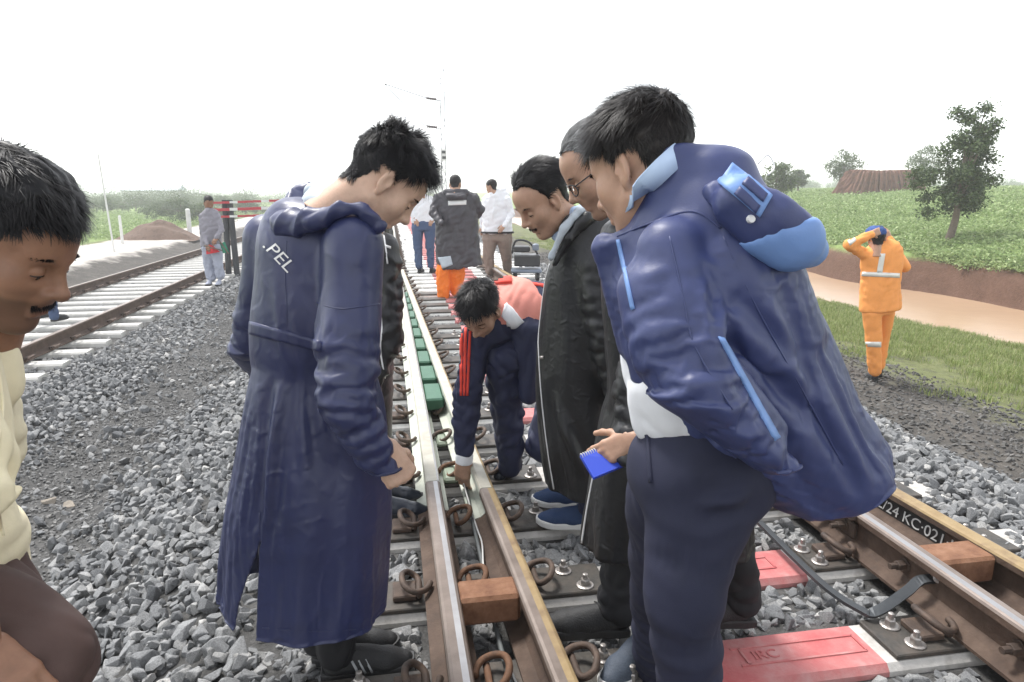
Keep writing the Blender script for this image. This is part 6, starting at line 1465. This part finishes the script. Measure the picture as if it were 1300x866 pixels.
def man_cream():
    g = at(-10, 900, 1.2); g[2] = float(gz(g[0], g[1])); p = person(g, 'dark-haired man in cream shirt and brown trousers leaning in from the left edge')
    R = [ring((-180, 425), (-8, 432), 1.2, .10), ring((-205, 470), (-2, 462), 1.2, .14), ring((-208, 540), (-6, 535), 1.2, .15), ring((-202, 610), (-20, 606), 1.2, .145), ring((-195, 660), (2, 655), 1.2, .15), ring((-190, 712), (14, 722), 1.2, .155)]
    S = Solid(*bounds(ring_pts(R)+[at(-70, 500, .96)], .1), .011); add_loft(S, R, 0)
    sh, el, wr = at(-70, 480, 1.08), at(-60, 680, 1.0), at(-20, 825, 1.02)
    S.add(cone(sh, .085, at(-62, 590, 1.04), .08), .025); S.add(cone(at(-45, 440, 1.17), .045, at(6, 452, 1.2), .035), .02)
    nh = nrm(np.cross(R[-1][1], R[-1][2])); nh = nh if nh[2] < 0 else -nh
    cloth('shirt', S, M['cream_shirt'], p, [f_seg(at(-10, 480, 1.05), at(22, 560, 1.1), .012, .018), f_seg(at(-10, 560, 1.05), at(18, 620, 1.1), .012, .018), f_seg(at(22, 480, 1.1), at(0, 620, 1.06), -.012, .014)], keep='p1', hem=[(R[-1][0], nh)],
          sim=dict(bones=[(at(-75, 430, 1.2), at(-70, 600, 1.2), .10, .06, .17), (at(-70, 600, 1.2), at(-58, 720, 1.2), .10, .10, .17), (sh, at(-62, 590, 1.04), .1, .05, .085)], its=200, inner=.03, bend=.06, anchor=.003, seed=.016, hold=lambda P: (P[:, 2]-1.25)/.06))
    piping('p1', [(-6, 450), (4, 520), (-8, 600), (4, 680)], .003, 'placket', M['cream_shirt'], p)
    hp, kn, an = at(-88, 745, 1.2), at(46, 840, 1.1), at(34, 1120, 1.12); hp2, kn2, an2 = at(-90, 760, 1.32), at(-30, 930, 1.35), at(-60, 1150, 1.4)
    T = Solid(*bounds([hp, kn, an, hp2, kn2, an2], .2), .009)
    T.add(cone(at(-85, 715, 1.24), .15, hp, .14), 0); T.add(cone(hp, .135, kn, .096), .03); T.add(cone(kn, .092, an, .07), .02); T.add(cone(hp2, .13, kn2, .09), .03); T.add(cone(kn2, .09, an2, .07), .02)
    cloth('trousers', T, M['brown_trouser'], p, [f_seg(at(20, 770, 1.0), at(110, 840, 1.02), .01, .022), f_seg(at(-10, 790, 1.0), at(80, 866, 1.0), .012, .024), f_seg(at(40, 840, 1.0), at(120, 850, 1.02), .01, .018), f_noise(.010, (.8, .1, -.5), 4, 12, 2)])
    hd = make_head(p, at(2, 310, 1.17), vec(.86, .02, -.51), hairm=M['hair'], nstr=17000, ln=(.032, .012), comb='forward', lift=.45, tousle=.5, seed=11, capd=.019, strw=.0008, hl=HL-[0, .008], s=1.06, beard=.5, mous=True, ptop=1.2, nose=1.08)
    hv = place_hand(wr, vec(.45, -.1, -.35), vec(.1, -.2, 1), side=-1, curl=(.35, .35, .4, .4), thumb=.35)
    body(p, M['skin_dark'], hd, [hv], [[(at(-10, 410, 1.2), .055), (at(-75, 500, 1.2), .1), (at(-80, 700, 1.22), .11), (hp, .09), (kn, .06), (an, .045)], [(at(-75, 490, 1.2), .07), (sh, .06), (el, .045), (wr, .029)], [(at(-80, 700, 1.22), .1), (hp2, .09), (kn2, .06), (an2, .045)]])
    for a in (an, an2):
        f = a.copy(); f[2] = float(gz(a[0], a[1])); shoe(p, f-RT*.06, vec(1, .05, 0), upper=M['shoe_black'], sole=M['sole_black'])
# ------------------------------------------------------------------ people farther off
def figure(label, foot, D, head_px, headdir, sh, hips, legs, arms, top, top_m, bot_m, skin, hairm=None, h=.014, long=None, group=None, hands=True, shoe_m=None, folds=.012, bottoms=True, headup=1.0, key=None):
    """sh/hips: silhouette rings (l, r, b) of the upper garment; legs: (hip, knee, ankle) px with depth offset; arms: (shoulder, elbow, wrist)"""
    p = person(foot, label, group)
    R = [ring(l, r, D, b) for l, r, b in top]; Aw = [[at(x, y, D+d) for x, y, d, _ in a] for a in arms]
    S = Solid(*bounds(ring_pts(R)+[q for a in Aw for q in a], .14), h); add_loft(S, R, 0)
    if long: carve_loft(S, ext(shrink(R[-3:], .03)))
    for a, w in zip(arms, Aw):
        for (i, j) in zip(range(len(w)-1), range(1, len(w))): S.add(cone(w[i], a[i][3], w[j], a[j][3]), .02)
    ho = at(*head_px, D); S.add(cone(ho+[0, 0, -.18]-FW*.03, .085, ho+[0, 0, -.135]-FW*.03, .072), .03)
    fo = [f_noise(folds, (.2, .1, 1), 4, 10, 1), f_noise(folds*.7, (.8, .1, .3), 5, 12, 4)]+[f_limb(w[0], w[1], folds*.7, .07, 2) for w in Aw]
    cloth('coat' if long else 'shirt', S, top_m, p, fo, keep=key)
    Lw = [[at(v[0], v[1], D+v[2]) for v in g] for g in legs]
    if legs:
        T = Solid(*bounds([q for w in Lw for q in w], .2), h)
        for g, w in zip(legs, Lw):
            for i in range(len(w)-1): T.add(cone(w[i], g[i][3], w[i+1], g[i+1][3]), .03)
        if hips: 
            for hp in [ring(*hips[0]), ring(*hips[1])]: pass
            add_loft(T, [ring(*q) for q in hips], .03)
        cloth('trousers', T, bot_m, p, [f_noise(folds, (.3, .1, 1), 4, 10, 3)]+[f_limb(w[-2], w[-1], folds*.8, .09, 3, .2) for w in Lw], keep=(key+'t') if key else None)
    hv = []
    if hands:
        for a, w in zip(arms, Aw):
            if len(a[-1]) and hands is not True and not hands[len(hv)]: continue
            hv.append(place_hand(w[-1], w[-1]-w[-2], vec(0, -1, .3), side=1, curl=(.4, .4, .45, .5), h=.0055))
    hd = make_head(p, at(*head_px, D), headdir, hairm=hairm or M['hair'], h=.0065, nstr=900, ln=(.03, .012), seed=int(head_px[0]), capd=.01, eyes=False, brow=False, strw=.002, s=headup)
    nk = at(*head_px, D)+[0, 0, -.14]; ctr = R[len(R)//2][0]
    body(p, skin, hd, hv, [[(nk, .05), (R[1][0], .08), (ctr, .09)]]+[[(ctr, .08)]+[(q, .045) for q in w] for w in Lw]+[[(R[1][0], .06)]+[(q, .035) for q in w] for w in Aw], h=.025)
    for g, w in zip(legs, Lw):
        f = w[-1].copy(); f[2] = float(foot[2]); shoe(p, f-FW*.05, vec(.15, g[-1][4] if len(g[-1]) > 4 else 1, 0), upper=shoe_m or M['shoe_black'], sole=M['sole_black'], h=.012)
    return p
def far_people():
    # white shirt, jeans
    D = 13.4; f = onz(538, 345, 0)
    figure('man in white shirt and blue jeans farthest along the track', f, D, (537, 240), vec(.1, .9, -.3), None, [((523, 281), (553, 281), D, .13), ((523, 292), (553, 292), D, .14)], [[(530, 290, 0, .12), (531, 313, 0, .085), (532, 338, 0, .07)], [(546, 290, 0, .12), (546, 313, 0, .085), (547, 337, 0, .07)]], [[(524, 254, 0, .06), (520, 268, -.05, .05), (527, 279, -.1, .04)], [(551, 254, 0, .06), (555, 268, -.05, .05), (549, 279, -.1, .04)]], [((532, 247), (544, 247), .06), ((524, 252), (551, 252), .1), ((522, 262), (553, 262), .13), ((522, 274), (553, 274), .13), ((522, 284), (553, 284), .13)], M['white_shirt'], M['jeans'], M['skin_mid'])
    # dark grey raincoat, orange trousers
    D = 10.1; f = onz(572, 381, 0)
    q = figure('person seen from behind in dark grey raincoat with white label and orange trousers', f, D, (578, 235), vec(.05, .9, -.35), None, None, [[(566, 320, 0, .12), (563, 345, 0, .11), (563, 374, 0, .095)], [(582, 320, 0, .12), (581, 345, .05, .11), (580, 370, .1, .095)]], [[(556, 252, 0, .08), (550, 270, -.08, .07), (560, 284, -.25, .05)], [(602, 252, 0, .08), (609, 266, .05, .07), (600, 282, .2, .05)]], [((568, 243), (590, 243), .07), ((556, 247), (602, 248), .11), ((553, 265), (606, 265), .15), ((552, 290), (608, 290), .16), ((553, 320), (610, 322), .17), ((556, 334), (612, 346), .18)], M['grey_coat'], M['orange_deep'], M['skin_mid'], long=True, key='p10', hands=False)
    patch('p10', [(569, 255), (592, 254), (592, 260), (569, 261)], 6, 3, 'back_label', M['piping'], q, .006)
    patch('p10', [(556, 327), (572, 325), (575, 336), (562, 341)], 6, 6, 'turned_hem', M['lining'], q, .01)
    H = Solid(*bounds([at(560, 225, D), at(600, 262, D)], .25), .014); H.add(cone(at(566, 244, D-.1), .045, at(592, 244, D-.1), .045), 0); H.add(cone(at(570, 250, D-.15), .05, at(588, 250, D-.15), .05), .03); cloth('hood', H, M['grey_coat'], q, [f_noise(.01, (1, 0, 0), 6, 12)])
    # white shirt, khaki trousers
    D = 12.6; f = onz(632, 348, 0)
    q = figure('man in white shirt and khaki trousers standing beside the grey raincoat', f, D, (624, 238), vec(-.75, .6, -.25), None, [((613, 293), (650, 293), D, .15), ((612, 306), (650, 306), D, .16)], [[(622, 305, 0, .14), (620, 326, 0, .1), (622, 345, 0, .08)], [(640, 305, 0, .14), (643, 326, .05, .1), (645, 346, .1, .08)]], [[(616, 254, .1, .07), (611, 272, .15, .055), (612, 288, .1, .04)], [(645, 254, -.1, .075), (650, 272, -.12, .06), (640, 286, -.25, .045)]], [((620, 243), (636, 243), .07), ((614, 249), (647, 249), .12), ((612, 265), (650, 265), .15), ((612, 285), (651, 285), .16), ((612, 297), (651, 297), .16)], M['white_shirt'], M['khaki'], M['skin_mid'])
    bl = MB(); c0 = ring((612, 295), (651, 295), D, .165); bl.tube([c0[0]+c0[1]*1.02*math.cos(a)+c0[2]*1.02*math.sin(a) for a in np.linspace(0, 2*math.pi, 25)[:-1]], .02, 6, closed=True); bl.build('belt', M['black_trouser'], q, True)
    # orange workwear by the canal, hands on head
    D = 7.35; f = at(1117, 478, D); f[2] = min(f[2], float(gz(f[0], f[1])))
    q = figure('worker in orange suit with reflective bands, hands on head, facing the canal', f, D, (1113, 304), vec(.25, .9, -.2), None, [((1097, 382), (1136, 382), D, .12), ((1097, 398), (1135, 398), D, .12)], [[(1107, 398, -.03, .10), (1109, 432, -.03, .08), (1111, 470, 0, .072)], [(1124, 398, .1, .10), (1120, 430, .2, .075), (1116, 464, .25, .065)]], [[(1099, 324, 0, .065), (1078, 311, -.1, .056), (1106, 298, -.1, .042)], [(1137, 324, 0, .065), (1148, 338, .05, .06), (1129, 304, .08, .042)]], [((1104, 309), (1127, 309), .1), ((1094, 320), (1143, 320), .13), ((1094, 340), (1145, 340), .14), ((1093, 365), (1142, 365), .15), ((1091, 394), (1143, 394), .165)], M['orange'], M['orange'], M['skin_mid'], key='p12', h=.012, hands=(1, 1), folds=.007)
    patch('p12', [(1095, 345), (1145, 347), (1145, 353), (1094, 350.5)], 16, 2, 'reflective_band', M['reflect'], q, .006); patch('p12', [(1117, 322), (1124, 322), (1120, 347), (1113, 346)], 3, 8, 'reflective_band', M['reflect'], q, .006); patch('p12t', [(1099, 434), (1121, 434), (1121, 441), (1099, 440)], 8, 2, 'reflective_band', M['reflect'], q, .006); patch('p12', [(1076, 306), (1084, 300), (1087, 305), (1079, 312)], 3, 3, 'reflective_band', M['reflect'], q, .006)
    hc = at(1112, 295, D); C = Solid(hc-.2, hc+.2, .01); C.add(ell(hc+[0, 0, .0], (.1, .115, .075)), 0); cloth('blue_cap', C, M['capblue'], q, [f_noise(.006, (1, 0, 0), 10, 20)])
    # grey man with flags by the left track
    D = 13.3; f = at(272, 361, D)
    q = figure('man in grey shirt and light trousers holding red and green flags beside the left track', f, D, (265, 258), vec(.55, -.75, -.35), None, [((257, 308), (280, 308), D, .12), ((257, 318), (280, 318), D, .12)], [[(264, 316, 0, .12), (265, 336, 0, .095), (268, 352, 0, .09, -.8)], [(275, 316, -.05, .11), (277, 336, -.05, .09), (280, 350, -.05, .085, -.8)]], [[(257, 275, 0, .065), (258, 295, -.05, .06), (263, 310, -.2, .045)], [(276, 275, 0, .065), (281, 292, -.1, .055), (275, 302, -.25, .045)]], [((262, 265), (271, 265), .06), ((256, 271), (278, 271), .1), ((254, 285), (282, 285), .13), ((254, 300), (281, 300), .13), ((255, 314), (281, 314), .13)], M['grey_shirt'], M['grey_trouser'], M['skin_dark'], shoe_m=M['grey_trouser'])
    def flag(name, pts, m, lab):
        V = []; F = []
        for i in range(9):
            for j in range(7):
                a, b = i/8, j/6; P = np.array(pts, float); px = P[0]*(1-a)*(1-b)+P[1]*a*(1-b)+P[2]*a*b+P[3]*(1-a)*b; V.append(at(px[0], px[1], D-.22+.03*math.sin(a*7+b*2)))
        F = [(i*7+j, i*7+j+1, i*7+j+8, i*7+j+7) for i in range(8) for j in range(6)]; V2 = [v+FW*.008 for v in V]; n = len(V)
        fl = empty(name, V[0], lab, 'flag'); link('cloth', mesh('cloth', V+V2, F+[tuple(x+n for x in f_[::-1]) for f_ in F], True), m, fl); return fl
    fl = flag('flag', [(261, 309), (270, 312), (279, 320), (262, 323)], M['redcloth'], 'red signal flag in the hand of the man in grey'); MB().tube([at(259, 312, D-.24), at(282, 318, D-.24)], .012, 6).build('stick', M['bark'], fl)
    fl = flag('flag', [(279, 309), (285, 307), (291, 320), (283, 322)], M['greencloth'], 'green signal flag hanging beside the man in grey'); MB().tube([at(276, 302, D-.24), at(290, 322, D-.24)], .012, 6).build('stick', M['bark'], fl)
    # person on the left track mostly hidden by the near man's head
    D = 9.6; f = at(72, 408, D)
    figure('person in blue jeans on the left track, almost hidden behind the near face', f, D, (58, 292), vec(-.3, .9, -.2), None, [((44, 340), (76, 340), D, .12), ((44, 352), (76, 352), D, .12)], [[(56, 350, 0, .1), (62, 375, 0, .075), (69, 402, 0, .065)], [(66, 350, .1, .1), (54, 375, .15, .075), (46, 400, .2, .065)]], [[(44, 312, 0, .05), (42, 330, 0, .045), (50, 342, -.1, .04)]], [((54, 302), (66, 302), .06), ((44, 308), (74, 308), .1), ((43, 325), (75, 325), .12), ((43, 345), (76, 345), .12)], M['grey_shirt'], M['jeans'], M['skin_mid'])
M['capblue'] = fabric('blue_cap_cloth', (.03, .07, .22), .8)
for fn in (man_cream, man_navy_coat, man_behind, man_bending, man_black_coat, man_glasses, man_navy_jacket, far_people):
    t_ = time.time(); fn(); print(fn.__name__, round(time.time()-t_, 1))
print('script', round(time.time()-T0, 1))
